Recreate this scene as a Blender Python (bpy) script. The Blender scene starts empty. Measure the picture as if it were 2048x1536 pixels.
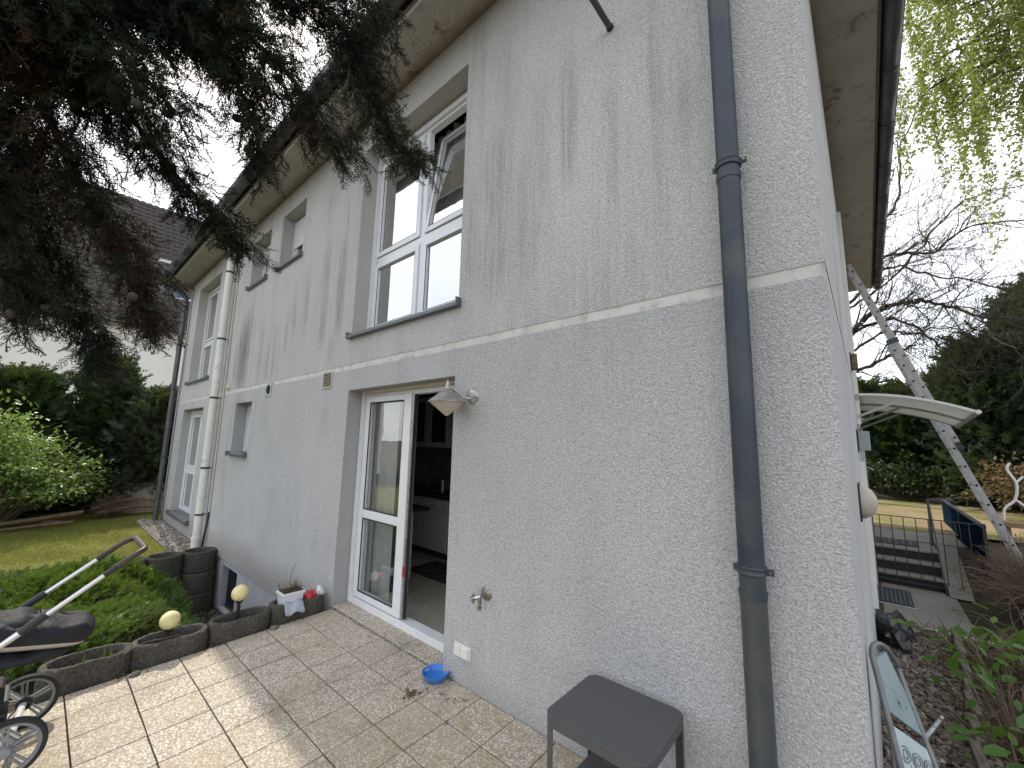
import bpy, bmesh, math, random
import numpy as np
from mathutils import Vector, Matrix
random.seed(7); RNG = np.random.default_rng(7)
S = bpy.context.scene
COL = S.collection
PI = math.pi

# ------------------------------------------------------------------ camera
cam = bpy.data.cameras.new('camera'); co = bpy.data.objects.new('camera', cam); COL.objects.link(co)
cam.sensor_width = 36.0; cam.lens = 812.24 / 2048 * 36
cam.clip_start = 0.03; cam.clip_end = 1500
r_ = Vector((0.75658633, 0.6535253, 0.02194983)); u_ = Vector((0.07696606, -0.12233776, 0.98949972)); f_ = Vector((-0.6493484, 0.74695257, 0.14285835))
m = Matrix((r_, u_, -f_)).transposed().to_4x4(); m.translation = Vector((0, -2.1223, 1.6617))
co.matrix_world = m
S.camera = co

# ------------------------------------------------------------------ sky, sun, exposure
SUN_EL, SUN_AZ = math.radians(50), math.radians(-85.5)       # azimuth clockwise from +Y
w = bpy.data.worlds.new('World'); S.world = w; w.use_nodes = True
nt = w.node_tree; nt.nodes.clear()
sky = nt.nodes.new('ShaderNodeTexSky'); sky.sky_type = 'NISHITA'; sky.sun_disc = False
sky.sun_elevation = SUN_EL; sky.sun_rotation = SUN_AZ % (2 * PI); sky.dust_density = 3.0; sky.air_density = 1.0; sky.ozone_density = 1.0
tc = nt.nodes.new('ShaderNodeTexCoord')
cn = nt.nodes.new('ShaderNodeTexNoise'); cn.inputs['Scale'].default_value = 1.7; cn.inputs['Detail'].default_value = 4
cr = nt.nodes.new('ShaderNodeMapRange'); cr.inputs[1].default_value = 0.35; cr.inputs[2].default_value = 0.65; cr.inputs[3].default_value = 0.55; cr.inputs[4].default_value = 0.95
mx = nt.nodes.new('ShaderNodeMix'); mx.data_type = 'RGBA'; mx.inputs[7].default_value = (9.6, 9.9, 10.4, 1)
bg = nt.nodes.new('ShaderNodeBackground'); bg.inputs['Strength'].default_value = 0.1
wo = nt.nodes.new('ShaderNodeOutputWorld')
nt.links.new(tc.outputs['Generated'], cn.inputs['Vector']); nt.links.new(cn.outputs['Fac'], cr.inputs[0]); nt.links.new(cr.outputs[0], mx.inputs[0])
nt.links.new(sky.outputs[0], mx.inputs[6]); nt.links.new(mx.outputs[2], bg.inputs['Color']); nt.links.new(bg.outputs[0], wo.inputs['Surface'])
sl = bpy.data.lights.new('sun', 'SUN'); sl.energy = 2.0; sl.angle = math.radians(0.8); sl.color = (1.0, 0.91, 0.76)
so = bpy.data.objects.new('sun', sl); COL.objects.link(so)
sd = Vector((math.sin(SUN_AZ) * math.cos(SUN_EL), math.cos(SUN_AZ) * math.cos(SUN_EL), math.sin(SUN_EL)))
so.rotation_euler = sd.to_track_quat('Z', 'Y').to_euler()
S.view_settings.view_transform = 'Standard'; S.view_settings.look = 'None'; S.view_settings.gamma = 1; S.view_settings.use_curve_mapping = False
S.view_settings.exposure = 0.93
S.cycles.max_bounces = 8; S.cycles.transparent_max_bounces = 12

# ------------------------------------------------------------------ material helpers
class NT:
    def __init__(s, name):
        s.m = bpy.data.materials.new(name); s.m.use_nodes = True; s.t = s.m.node_tree; s.t.nodes.clear()
        s.out = s.t.nodes.new('ShaderNodeOutputMaterial'); s.geo = None
    def n(s, kind, **k):
        nd = s.t.nodes.new('ShaderNode' + kind)
        for a, v in k.items(): setattr(nd, a, v)
        return nd
    def l(s, a, b): s.t.links.new(a, b)
    def pos(s, scale=(1, 1, 1), obj=False):
        if obj: o = s.n('TexCoord').outputs['Object']
        else: o = s.n('NewGeometry').outputs['Position']
        mp = s.n('Mapping'); mp.inputs['Scale'].default_value = scale; s.l(o, mp.inputs['Vector']); return mp.outputs[0]
    def noise(s, vec, scale, detail=3, rough=.55, dist=0):
        n = s.n('TexNoise'); n.inputs['Scale'].default_value = scale; n.inputs['Detail'].default_value = detail
        n.inputs['Roughness'].default_value = rough; n.inputs['Distortion'].default_value = dist; s.l(vec, n.inputs['Vector']); return n.outputs['Fac']
    def math(s, op, a, b=0.0, c=0.0):
        n = s.n('Math', operation=op)
        for i, v in enumerate((a, b, c)):
            if isinstance(v, (int, float)): n.inputs[i].default_value = v
            else: s.l(v, n.inputs[i])
        return n.outputs[0]
    def rng(s, v, a, b, c=0., d=1.):
        n = s.n('MapRange'); s.l(v, n.inputs[0])
        for i, x in enumerate((a, b, c, d)): n.inputs[i + 1].default_value = x
        return n.outputs[0]
    def mix(s, f, a, b, blend='MIX'):
        n = s.n('Mix', data_type='RGBA', blend_type=blend)
        for i, v in ((0, f), (6, a), (7, b)):
            if isinstance(v, (int, float)): n.inputs[i].default_value = v
            elif isinstance(v, tuple): n.inputs[i].default_value = (*v[:3], 1)
            else: s.l(v, n.inputs[i])
        return n.outputs[2]
    def ramp(s, f, stops):
        n = s.n('ValToRGB'); s.l(f, n.inputs[0]); e = n.color_ramp.elements
        while len(e) < len(stops): e.new(0.5)
        for el, (p, c) in zip(e, stops): el.position = p; el.color = (*c, 1)
        return n.outputs[0]
    def bump(s, h, strength=.5, dist=.002, normal=None):
        n = s.n('Bump'); n.inputs['Strength'].default_value = strength; n.inputs['Distance'].default_value = dist; s.l(h, n.inputs['Height'])
        if normal: s.l(normal, n.inputs['Normal'])
        return n.outputs[0]
    def bsdf(s, col, rough=.8, metal=0, normal=None, spec=.5, **k):
        b = s.n('BsdfPrincipled')
        for nm, v in (('Base Color', col), ('Roughness', rough), ('Metallic', metal), ('Specular IOR Level', spec)):
            if isinstance(v, tuple): b.inputs[nm].default_value = (*v[:3], 1)
            elif isinstance(v, (int, float)): b.inputs[nm].default_value = v
            else: s.l(v, b.inputs[nm])
        if normal: s.l(normal, b.inputs['Normal'])
        for nm, v in k.items(): b.inputs[nm].default_value = v
        s.l(b.outputs[0], s.out.inputs['Surface']); return b

def simple(name, col, rough=.6, metal=0, var=.12, vs=8, bump=.0, bs=60, dirt=None, spec=.5, obj=False, dist=.002):
    t = NT(name); p = t.pos(obj=obj)
    nz = t.noise(p, vs, 4)
    lo = tuple(c * (1 - var) for c in col); hi = tuple(min(1, c * (1 + var)) for c in col)
    c = t.mix(t.rng(nz, .3, .7), lo, hi)
    if dirt:
        d = t.rng(t.noise(p, dirt[1], 5, .65), dirt[2], dirt[3]); c = t.mix(d, c, dirt[0])
    nrm = t.bump(t.noise(p, bs, 3), bump, dist) if bump else None
    r = t.math('ADD', t.math('MULTIPLY', nz, .15), rough - .075)
    t.bsdf(c, r, metal, nrm, spec); return t.m

def streaks(t, spots, px, pz):
    """dark run-off streaks: list of (x, half width, z top, z bottom, amount)"""
    tot = None
    P2 = t.n('NewGeometry').outputs['Position']; sp = t.n('SeparateXYZ'); t.l(P2, sp.inputs[0])
    X, Z = sp.outputs[0], sp.outputs[2]
    Xw = t.math('ADD', X, t.math('MULTIPLY', t.math('SUBTRACT', px, .5), .10))
    for x, wd, zt, zb, a in spots:
        g = t.math('SUBTRACT', 1, t.math('MINIMUM', 1, t.math('ABSOLUTE', t.math('DIVIDE', t.math('SUBTRACT', Xw, x), wd))))
        g = t.math('MULTIPLY', t.math('SQRT', g), a)
        g = t.math('MULTIPLY', g, t.rng(Z, zt + .15, zt - .5)) 
        g = t.math('MULTIPLY', g, t.rng(Z, zb, zb + .35))
        tot = g if tot is None else t.math('MAXIMUM', tot, g)
    return tot, X, Z

def plaster(name, base, base2, streak_amt, spots, bumpd=.0085, grain=105, fine=True):
    t = NT(name); p = t.pos()
    big = t.noise(p, .55, 4)
    c = t.mix(t.rng(big, .35, .65), base, base2)
    st1 = t.noise(t.pos((7, 1, .33)), 1.0, 5, .7)
    st2 = t.noise(t.pos((34, 1, 1.1)), 1.0, 5, .75)
    st3 = t.noise(t.pos((75, 1, 3.2)), 1.0, 3, .7)
    mask = t.noise(t.pos((.8, 1, .55)), 1.0, 3)
    s1 = t.math('MULTIPLY', t.rng(st1, .5, .78), t.rng(mask, .42, .66))
    s2 = t.math('MULTIPLY', t.rng(st2, .52, .75), t.rng(mask, .4, .6))
    s = t.math('ADD', t.math('MULTIPLY', s1, .75), t.math('MULTIPLY', s2, .45))
    s = t.math('MULTIPLY', s, streak_amt)
    if spots:
        tot, X, Z = streaks(t, spots, st2, mask)
        tot = t.math('MULTIPLY', t.math('MULTIPLY', tot, 1.05), t.math('MULTIPLY', t.rng(st2, .36, .60, .12, 1.5), t.rng(st3, .36, .6, .5, 1.15)))
        s = t.math('MAXIMUM', s, tot)
    gr = t.noise(p, grain, 3, .6, .35)
    vo = t.n('TexVoronoi', feature='SMOOTH_F1'); vo.inputs['Scale'].default_value = grain * .9; t.l(p, vo.inputs['Vector'])
    s = t.math('MULTIPLY', s, t.rng(gr, .36, .62, 1.45, .55))
    c = t.mix(t.math('MINIMUM', s, 1.0), c, (.095, .095, .098))
    sp = t.n('SeparateXYZ'); t.l(t.n('NewGeometry').outputs['Position'], sp.inputs[0])
    zz = t.math('ADD', sp.outputs[2], t.math('MULTIPLY', t.math('SUBTRACT', mask, .5), .5)); c = t.mix(t.rng(zz, .16, -.10, 0, .38), c, (.17, .125, .085))
    pl = t.math('MULTIPLY', t.rng(t.math('ABSOLUTE', t.math('ADD', sp.outputs[0], 2.005)), .022, .004), t.math('MULTIPLY', t.rng(sp.outputs[2], .10, .25), t.rng(sp.outputs[2], .60, .56))); c = t.mix(t.math('MULTIPLY', pl, .35), c, (.75, .74, .70))
    g2 = t.noise(p, 38, 4, .75); c = t.mix(t.rng(g2, .54, .36, 0, .34), c, tuple(x * .40 for x in base)); c = t.mix(t.rng(t.noise(t.pos((1, 1, .45)), 2.2, 5, .7), .48, .68, 0, .16), c, (.20, .20, .20))
    c = t.mix(t.rng(gr, .60, .34, 0, .60), c, tuple(x * .42 for x in base))
    c = t.mix(t.rng(gr, .58, .74, 0, .5), c, (.74, .73, .71))
    h = t.math('ADD', gr, t.math('MULTIPLY', vo.outputs['Distance'], -.5))
    t.bsdf(c, .93, 0, t.bump(h, 1.0, bumpd), .2); return t.m

def leafmat(name, a, b, trans=.35, rough=.55, scale=3.0, c3=None, f3=(.6, .75), spec=.35):
    t = NT(name); p = t.pos(); nz = t.noise(p, scale, 3); nz2 = t.noise(p, scale * 14, 2)
    c = t.mix(t.rng(t.math('ADD', t.math('MULTIPLY', nz, .5), t.math('MULTIPLY', nz2, .5)), .38, .62), a, b)
    if c3: c = t.mix(t.rng(t.noise(t.pos((1.13, 1.07, .93)), scale * .6, 2), *f3), c, c3)
    bs = t.bsdf(c, rough, 0, None, spec)
    if trans:
        tr = t.n('BsdfTranslucent'); t.l(t.mix(.35, c, (.35, .5, .05)), tr.inputs[0])
        ms = t.n('MixShader'); ms.inputs[0].default_value = trans
        t.l(bs.outputs[0], ms.inputs[1]); t.l(tr.outputs[0], ms.inputs[2]); t.l(ms.outputs[0], t.out.inputs['Surface'])
    return t.m

def glass(name, ior=1.75, tint=(.82, .85, .84), lo=0.0):
    t = NT(name); tr = t.n('BsdfTransparent'); tr.inputs[0].default_value = (*tint, 1)
    gl = t.n('BsdfGlossy'); gl.inputs['Roughness'].default_value = 0.004; gl.inputs[0].default_value = (.97, .98, 1, 1)
    nz = t.noise(t.pos(), 3.5, 2); t.l(t.bump(nz, .05, .01), gl.inputs['Normal'])
    fr = t.n('LayerWeight'); fr.inputs['Blend'].default_value = .5
    ms = t.n('MixShader'); t.l(t.math('ADD', t.math('MULTIPLY', t.math('POWER', fr.outputs['Facing'], 1.6), .75), lo), ms.inputs[0]); t.l(tr.outputs[0], ms.inputs[1]); t.l(gl.outputs[0], ms.inputs[2])
    t.l(ms.outputs[0], t.out.inputs['Surface']); return t.m

def soffit():
    t = NT('soffit_render'); p = t.pos(); c = t.mix(t.rng(t.noise(p, 2, 4), .3, .7), (.38, .36, .32), (.47, .45, .41))
    sp = t.n('SeparateXYZ'); t.l(t.n('NewGeometry').outputs['Position'], sp.inputs[0]); nz = t.noise(p, 6, 5, .7)
    c = t.mix(t.math('MULTIPLY', t.rng(nz, .52, .70), t.rng(t.noise(p, 1.1, 2), .48, .62, .1, .9)), c, (.09, .075, .05))
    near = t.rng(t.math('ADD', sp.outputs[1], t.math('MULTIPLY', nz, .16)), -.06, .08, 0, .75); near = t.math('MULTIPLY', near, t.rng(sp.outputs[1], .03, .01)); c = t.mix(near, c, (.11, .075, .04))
    t.bsdf(c, .9, 0, t.bump(t.noise(p, 60, 3), .3, .002), .2); return t.m
M = {}
UP = [(-1.75, .14, 4.0, 2.6, .32), (-2.05, .22, 4.3, 2.6, .36), (-1.38, .08, 4.5, 3.3, .42), (-1.62, .10, 4.4, 3.2, .26), (-2.32, .16, 3.9, 2.7, .34), (-.62, .10, 4.1, 3.0, .22), (-.78, .05, 4.3, 3.4, .22), (-.95, .05, 2.95, 2.5, .5),
      (-4.55, .12, 4.2, 2.7, .55), (-4.95, .10, 4.3, 2.6, .45), (-5.5, .08, 4.1, 2.9, .4), (-4.66, .12, 2.85, 2.42, .8), (-5.9, .12, 3.9, 2.9, .4),
      (-7.95, .34, 3.8, 2.3, 1.0), (-7.7, .1, 4.1, 2.6, .6), (-8.35, .10, 3.4, 2.4, .55), (-7.1, .12, 3.6, 2.5, .5), (-6.75, .08, 3.3, 2.4, .55), (-6.5, .08, 3.2, 2.4, .5), (-8.7, .08, 3.5, 2.4, .4), (-6.1, .08, 3.7, 2.7, .4), (-12.4, .1, 4.5, 2.6, .4)]
LO = [(-7.85, .35, 2.5, 1.9, .6), (-6.6, .25, 2.5, 1.6, .22), (-8.2, .18, 2.4, .3, .18), (-4.66, .1, 2.2, 1.6, .2), (-1.95, .25, 2.5, 1.7, .1)]
M['plaster_up'] = plaster('upper_plaster', (.60, .598, .58), (.69, .69, .675), .85, UP)
M['plaster_lo'] = plaster('lower_plaster', (.56, .56, .562), (.635, .635, .635), .34, LO)
M['band'] = simple('band_paint', (.60, .59, .56), .85, var=.1, vs=5, bump=.5, bs=120, dirt=((.25, .24, .22), 9, .52, .8))
M['plinth'] = simple('plinth_paint', (.44, .45, .47), .85, var=.08, vs=4, bump=.6, bs=110)
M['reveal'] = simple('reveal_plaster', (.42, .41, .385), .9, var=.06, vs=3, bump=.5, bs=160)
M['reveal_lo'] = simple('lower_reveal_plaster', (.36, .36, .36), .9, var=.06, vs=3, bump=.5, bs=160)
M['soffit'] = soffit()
M['fascia'] = simple('white_fascia', (.66, .65, .62), .5, var=.05)
M['zinc'] = simple('weathered_zinc', (.040, .052, .070), .5, .2, var=.18, vs=6, dirt=((.07, .08, .075), 3, .5, .75))
M['zinc_dark'] = simple('dark_zinc_gutter', (.10, .10, .105), .45, .5, var=.2, vs=8)
M['zinc_low'] = simple('standpipe_metal', (.055, .064, .072), .5, .2, var=.18, vs=5, dirt=((.085, .085, .08), 4, .48, .7))
M['whitepipe'] = simple('cream_pipe', (.72, .73, .67), .4, var=.06, vs=3, dirt=((.30, .32, .24), 6, .55, .8))
M['upvc'] = simple('white_window_plastic', (.74, .76, .78), .32, var=.03, spec=.5)
M['upvc_d'] = simple('grey_gasket', (.03, .03, .035), .6)
M['sill'] = simple('grey_sill_metal', (.13, .15, .16), .4, .35, var=.12, vs=12)
M['glass'] = glass('window_glass', lo=.08)
M['glass_up'] = glass('coated_window_glass', lo=.40)
M['curtain'] = simple('curtain_cloth', (.50, .51, .50), .9, var=.08)
M['interior'] = simple('interior_wall_paint', (.30, .29, .27), .9)
M['kitchen'] = simple('kitchen_cabinet_paint', (.55, .53, .49), .45)
M['kdark'] = simple('dark_kitchen_stone', (.03, .03, .035), .35)
M['rug'] = simple('dark_rug_pile', (.03, .03, .03), .95, var=.4, vs=60, bump=.6, bs=200)
M['floor_tile'] = simple('beige_floor_ceramic', (.42, .38, .32), .35, var=.08, vs=9)
M['grout'] = simple('grout', (.12, .11, .10), .9)
M['black_metal'] = simple('black_metal', (.02, .02, .022), .5)
M['black_plastic'] = simple('black_plastic', (.018, .018, .02), .5)
M['alu'] = simple('brushed_aluminium', (.62, .63, .64), .28, .9, var=.05)
M['ladder'] = simple('ladder_aluminium', (.36, .36, .35), .6, .0, var=.15, vs=10)
M['galv'] = simple('galvanised_lamp_metal', (.42, .41, .39), .38, .75, var=.25, vs=25, dirt=((.20, .17, .13), 30, .55, .75))
M['lampglass'] = simple('frosted_lamp_glass', (.55, .50, .42), .35, var=.15, vs=30)
M['socket'] = simple('socket_plastic', (.72, .72, .68), .4, var=.03)
M['cream'] = simple('cream_plastic', (.55, .52, .42), .5)
M['hole'] = simple('dark_hole', (.008, .008, .008), .9)
M['brass'] = simple('worn_brass', (.30, .28, .25), .35, .8, var=.3, vs=40)
M['blue'] = simple('blue_plastic', (.045, .20, .60), .35, var=.1, vs=20)
M['bluelite'] = simple('pale_tag_paper', (.65, .65, .55), .6)
M['stoolm'] = simple('anthracite_powder_coat', (.072, .074, .076), .5, var=.06, vs=15, bump=.15, bs=500)
M['stooledge'] = simple('worn_edge', (.12, .10, .08), .5)
M['globe'] = simple('yellowed_globe_plastic', (.74, .66, .33), .4, var=.1, vs=20, dirt=((.50, .42, .20), 60, .55, .75))
M['soil'] = simple('dark_soil', (.035, .028, .02), .95, var=.4, vs=40, bump=.9, bs=70)
M['white_pot'] = simple('white_pot_glaze', (.70, .71, .74), .35, var=.06)
M['redbag'] = simple('red_foil', (.45, .02, .03), .35, var=.5, vs=40)
M['cloth'] = simple('grey_cloth', (.40, .43, .52), .9, var=.15, vs=30)
M['twig'] = simple('dry_twig_bark', (.15, .11, .075), .9, var=.4, vs=20)
M['bark'] = simple('dark_bark', (.055, .045, .035), .95, var=.4, vs=15, bump=.8, bs=40)
M['barkg'] = simple('green_grey_bark', (.06, .052, .042), .95, var=.4, vs=6, dirt=((.16, .15, .05), 3, .55, .7))
M['rubber'] = simple('tyre_rubber', (.022, .022, .023), .8)
M['spoke'] = simple('grey_wheel_plastic', (.22, .23, .235), .45)
M['leather'] = simple('brown_leather', (.06, .035, .03), .5, var=.3, vs=30)
M['padding'] = simple('black_quilted_fabric', (.020, .022, .028), .7, var=.3, vs=20, bump=.8, bs=22, dist=.02, spec=.3)
M['lining'] = simple('beige_lining', (.42, .38, .33), .9)
M['chairtube'] = simple('grey_chair_tube', (.16, .165, .17), .45, .3, var=.2, vs=20)
M['chairseat'] = simple('pale_chair_enamel', (.40, .46, .47), .4, var=.08, vs=10, dirt=((.10, .09, .08), 25, .62, .72))
M['chairblue'] = simple('blue_grey_enamel', (.22, .28, .29), .4, var=.1, vs=8, dirt=((.04, .04, .04), 14, .63, .70))
M['ringink'] = simple('dark_line_enamel', (.09, .085, .12), .5)
M['bag'] = simple('black_plastic_film', (.02, .022, .025), .22, var=.3)
M['stone_edge'] = simple('edging_stone', (.16, .14, .12), .95, var=.3, vs=14, bump=.8, bs=60)
M['pathc'] = simple('path_concrete', (.21, .197, .175), .95, var=.15, vs=3, bump=.4, bs=90)
M['riser_shade'] = simple('shade_toned_riser', (.028, .027, .026), .9, var=.2, vs=8)  # step risers: the shade on them is put into this dark colour
M['mat'] = simple('black_ribbed_rubber', (.02, .02, .02), .7)
M['panelb'] = simple('dark_blue_panel', (.008, .018, .030), .8, var=.15, vs=4, spec=.0)
M['canopy'] = NT('opal_polycarbonate').m
t = NT('opal_polycarbonate2'); b1 = t.bsdf((.50, .50, .46), .35); tr = t.n('BsdfTranslucent'); tr.inputs[0].default_value = (.85, .84, .78, 1)
ms = t.n('MixShader'); ms.inputs[0].default_value = .5; t.l(b1.outputs[0], ms.inputs[1]); t.l(tr.outputs[0], ms.inputs[2]); t.l(ms.outputs[0], t.out.inputs[0]); M['canopy'] = t.m
M['letter'] = simple('green_grey_lamp_box', (.26, .31, .31), .4)
M['sand'] = simple('joint_sand', (.055, .045, .035), .95, var=.3, vs=30)
M['nwall'] = simple('neighbour_render', (.78, .75, .68), .9, var=.05, vs=1, bump=.3, bs=30)
M['nblue'] = simple('blue_window_paint', (.03, .10, .24), .5)
M['slate'] = simple('dormer_slate', (.12, .14, .17), .6, var=.2, vs=10)
M['lead'] = simple('lead_flashing', (.42, .47, .52), .5, var=.15, vs=8)
M['rooftile'] = simple('brown_roof_tile', (.055, .045, .040), .75, var=.35, vs=5)
M['rooftile_own'] = simple('dark_roof_tile', (.05, .05, .05), .7)
M['log'] = simple('cut_log_bark', (.17, .12, .08), .95, var=.4, vs=12)
M['plank'] = simple('old_plank', (.22, .15, .09), .85, var=.25, vs=8)
M['building'] = simple('far_building_cladding', (.42, .44, .47), .7, var=.04)
M['white_metal'] = simple('white_paint_metal', (.70, .70, .68), .4)
# foliage
M['f_over'] = leafmat('cypress_needles', (.008, .012, .007), (.030, .042, .022), .10, .6, 5, (.06, .026, .012), (.62, .75), spec=.15)
M['f_over_b'] = leafmat('browning_cypress_needles', (.026, .019, .012), (.058, .032, .016), .10, .6, 6, (.03, .036, .02), (.52, .64), spec=.15)
M['f_yew'] = leafmat('dark_conifer_needles', (.012, .026, .012), (.038, .070, .022), .15, .6, 4)
M['f_yew2'] = leafmat('grey_green_conifer_needles', (.020, .032, .018), (.060, .072, .042), .15, .6, 4)
M['f_shrub'] = leafmat('young_bright_leaves', (.10, .19, .04), (.24, .34, .10), .42, .38, 4, spec=.5)
M['f_juni'] = leafmat('juniper_needles', (.045, .10, .018), (.13, .21, .035), .25, .55, 3, (.10, .10, .03), (.62, .8))
M['f_birch'] = leafmat('young_birch_leaves', (.21, .24, .055), (.38, .40, .12), .5, .5, 2)
M['f_spruce'] = leafmat('blue_green_conifer_needles', (.018, .036, .022), (.055, .085, .050), .15, .6, 1.5)
M['f_brown'] = leafmat('dead_brown_hedge_leaves', (.09, .05, .028), (.20, .12, .07), .2, .7, 2)
M['f_hyd'] = leafmat('broad_garden_leaves', (.045, .11, .018), (.10, .20, .035), .35, .4, 5)
M['f_pale'] = leafmat('pale_blossom', (.45, .45, .25), (.65, .62, .40), .4, .6, 4)
M['f_grass'] = leafmat('lawn_grass', (.12, .15, .028), (.26, .27, .06), .35, .6, 2.5)

# paving slab material: exposed aggregate with random tint per slab and stains over the whole terrace
t = NT('exposed_aggregate'); p = t.pos()
oi = t.n('ObjectInfo')
vo = t.n('TexVoronoi'); vo.inputs['Scale'].default_value = 95; t.l(p, vo.inputs['Vector'])
sep = t.n('SeparateColor'); t.l(vo.outputs['Color'], sep.inputs[0])
chip = t.ramp(sep.outputs[0], [(0, (.30, .26, .21)), (.3, (.52, .46, .37)), (.55, (.68, .63, .54)), (.8, (.80, .77, .69)), (1, (.44, .34, .23))])
edge = t.rng(vo.outputs['Distance'], .34, .70)
c = t.mix(edge, chip, (.33, .285, .23))
c = t.mix(t.rng(oi.outputs['Random'], 0, 1, 0, .38), c, (.40, .32, .24))
st = t.rng(t.noise(p, 1.6, 5, .65), .5, .74, 0, .55); c = t.mix(st, c, (.19, .145, .105))
st = t.rng(t.noise(p, 9, 4, .7), .56, .72, 0, .45); c = t.mix(st, c, (.22, .16, .095))
spx = t.n('SeparateXYZ'); t.l(t.n('NewGeometry').outputs['Position'], spx.inputs[0]); c = t.mix(t.math('MULTIPLY', t.rng(t.math('ABSOLUTE', t.math('ADD', spx.outputs[0], 1.65)), .75, .2), t.rng(t.noise(p, 3.5, 4, .7), .45, .62, 0, .55)), c, (.30, .21, .11))
t.bsdf(c, .8, 0, t.bump(t.math('SUBTRACT', 1, vo.outputs['Distance']), .5, .003), .3); M['slab'] = t.m
# coarse dark planter concrete
t = NT('planter_concrete'); p = t.pos()
c = t.mix(t.rng(t.noise(p, 60, 4, .7), .35, .65), (.05, .045, .04), (.135, .122, .11)); c = t.mix(t.rng(t.noise(p, 6, 3), .5, .7, 0, .5), c, (.07, .075, .045))
t.bsdf(c, .95, 0, t.bump(t.noise(p, 45, 4, .7), 1, .01), .2); M['planter'] = t.m
t = NT('ring_concrete'); p = t.pos()
c = t.mix(t.rng(t.noise(p, 30, 4, .7), .35, .65), (.055, .050, .044), (.10, .092, .082)); c = t.mix(t.rng(t.noise(p, 3, 3), .5, .7, 0, .4), c, (.055, .06, .035))
t.bsdf(c, .95, 0, t.bump(t.noise(p, 35, 3, .6), .8, .006), .2); M['ring'] = t.m
# pebbles
def pebmat(name, stops):
    t = NT(name); p = t.pos(); vo = t.n('TexVoronoi'); vo.inputs['Scale'].default_value = 22; t.l(p, vo.inputs['Vector'])
    sep = t.n('SeparateColor'); t.l(vo.outputs['Color'], sep.inputs[0]); c = t.ramp(sep.outputs[1], stops)
    c = t.mix(t.rng(t.noise(p, 90, 3), .4, .7, 0, .3), c, (.10, .09, .08)); t.bsdf(c, .85, 0, t.bump(t.noise(p, 120, 2), .3, .002), .3); return t.m
M['pebble'] = pebmat('river_pebbles', [(0, (.12, .105, .09)), (.4, (.26, .235, .20)), (.7, (.40, .37, .33)), (.9, (.20, .13, .09)), (1, (.55, .52, .48))])
M['pebble_r'] = pebmat('brownish_pebbles', [(0, (.07, .055, .042)), (.4, (.16, .13, .105)), (.7, (.25, .22, .18)), (.9, (.14, .085, .055)), (1, (.42, .39, .35))])
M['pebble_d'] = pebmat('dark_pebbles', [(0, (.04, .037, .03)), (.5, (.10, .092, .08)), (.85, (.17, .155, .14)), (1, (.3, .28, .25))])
# ground: soil, with lawn colouring where there is lawn
def groundmat(name, a, b, d):
    t = NT(name); p = t.pos(); n1 = t.noise(p, .9, 5); n2 = t.noise(p, 14, 4, .7)
    c = t.mix(t.rng(n2, .35, .65), a, b); c = t.mix(t.rng(n1, .45, .65), c, d)
    t.bsdf(c, .95, 0, t.bump(t.noise(p, 50, 4, .7), 1, .015), .1); return t.m
M['lawn'] = groundmat('lawn_ground', (.11, .12, .03), (.20, .19, .05), (.16, .13, .05))
M['earth'] = groundmat('bare_earth', (.05, .04, .028), (.10, .08, .055), (.07, .06, .04))
M['sandy'] = groundmat('sandy_lawn', (.24, .18, .11), (.34, .26, .17), (.16, .19, .05))

# ------------------------------------------------------------------ object helpers
ORG = {}
def link(ob, parent=None):
    COL.objects.link(ob)
    if parent: ob.parent = parent
    return ob
def tag(o, label=None, cat=None, group=None, kind=None):
    if label: o['label'] = label
    if cat: o['category'] = cat
    if group: o['group'] = group
    if kind: o['kind'] = kind
    return o
def thing(name, label, cat, loc=(0, 0, 0), group=None):
    o = bpy.data.objects.new(name, None); link(o); o.location = loc; o.empty_display_size = .1
    ORG[o.name] = Vector(loc); return tag(o, label, cat, group)
def rotz(a): return Matrix.Rotation(a, 3, 'Z')

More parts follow.
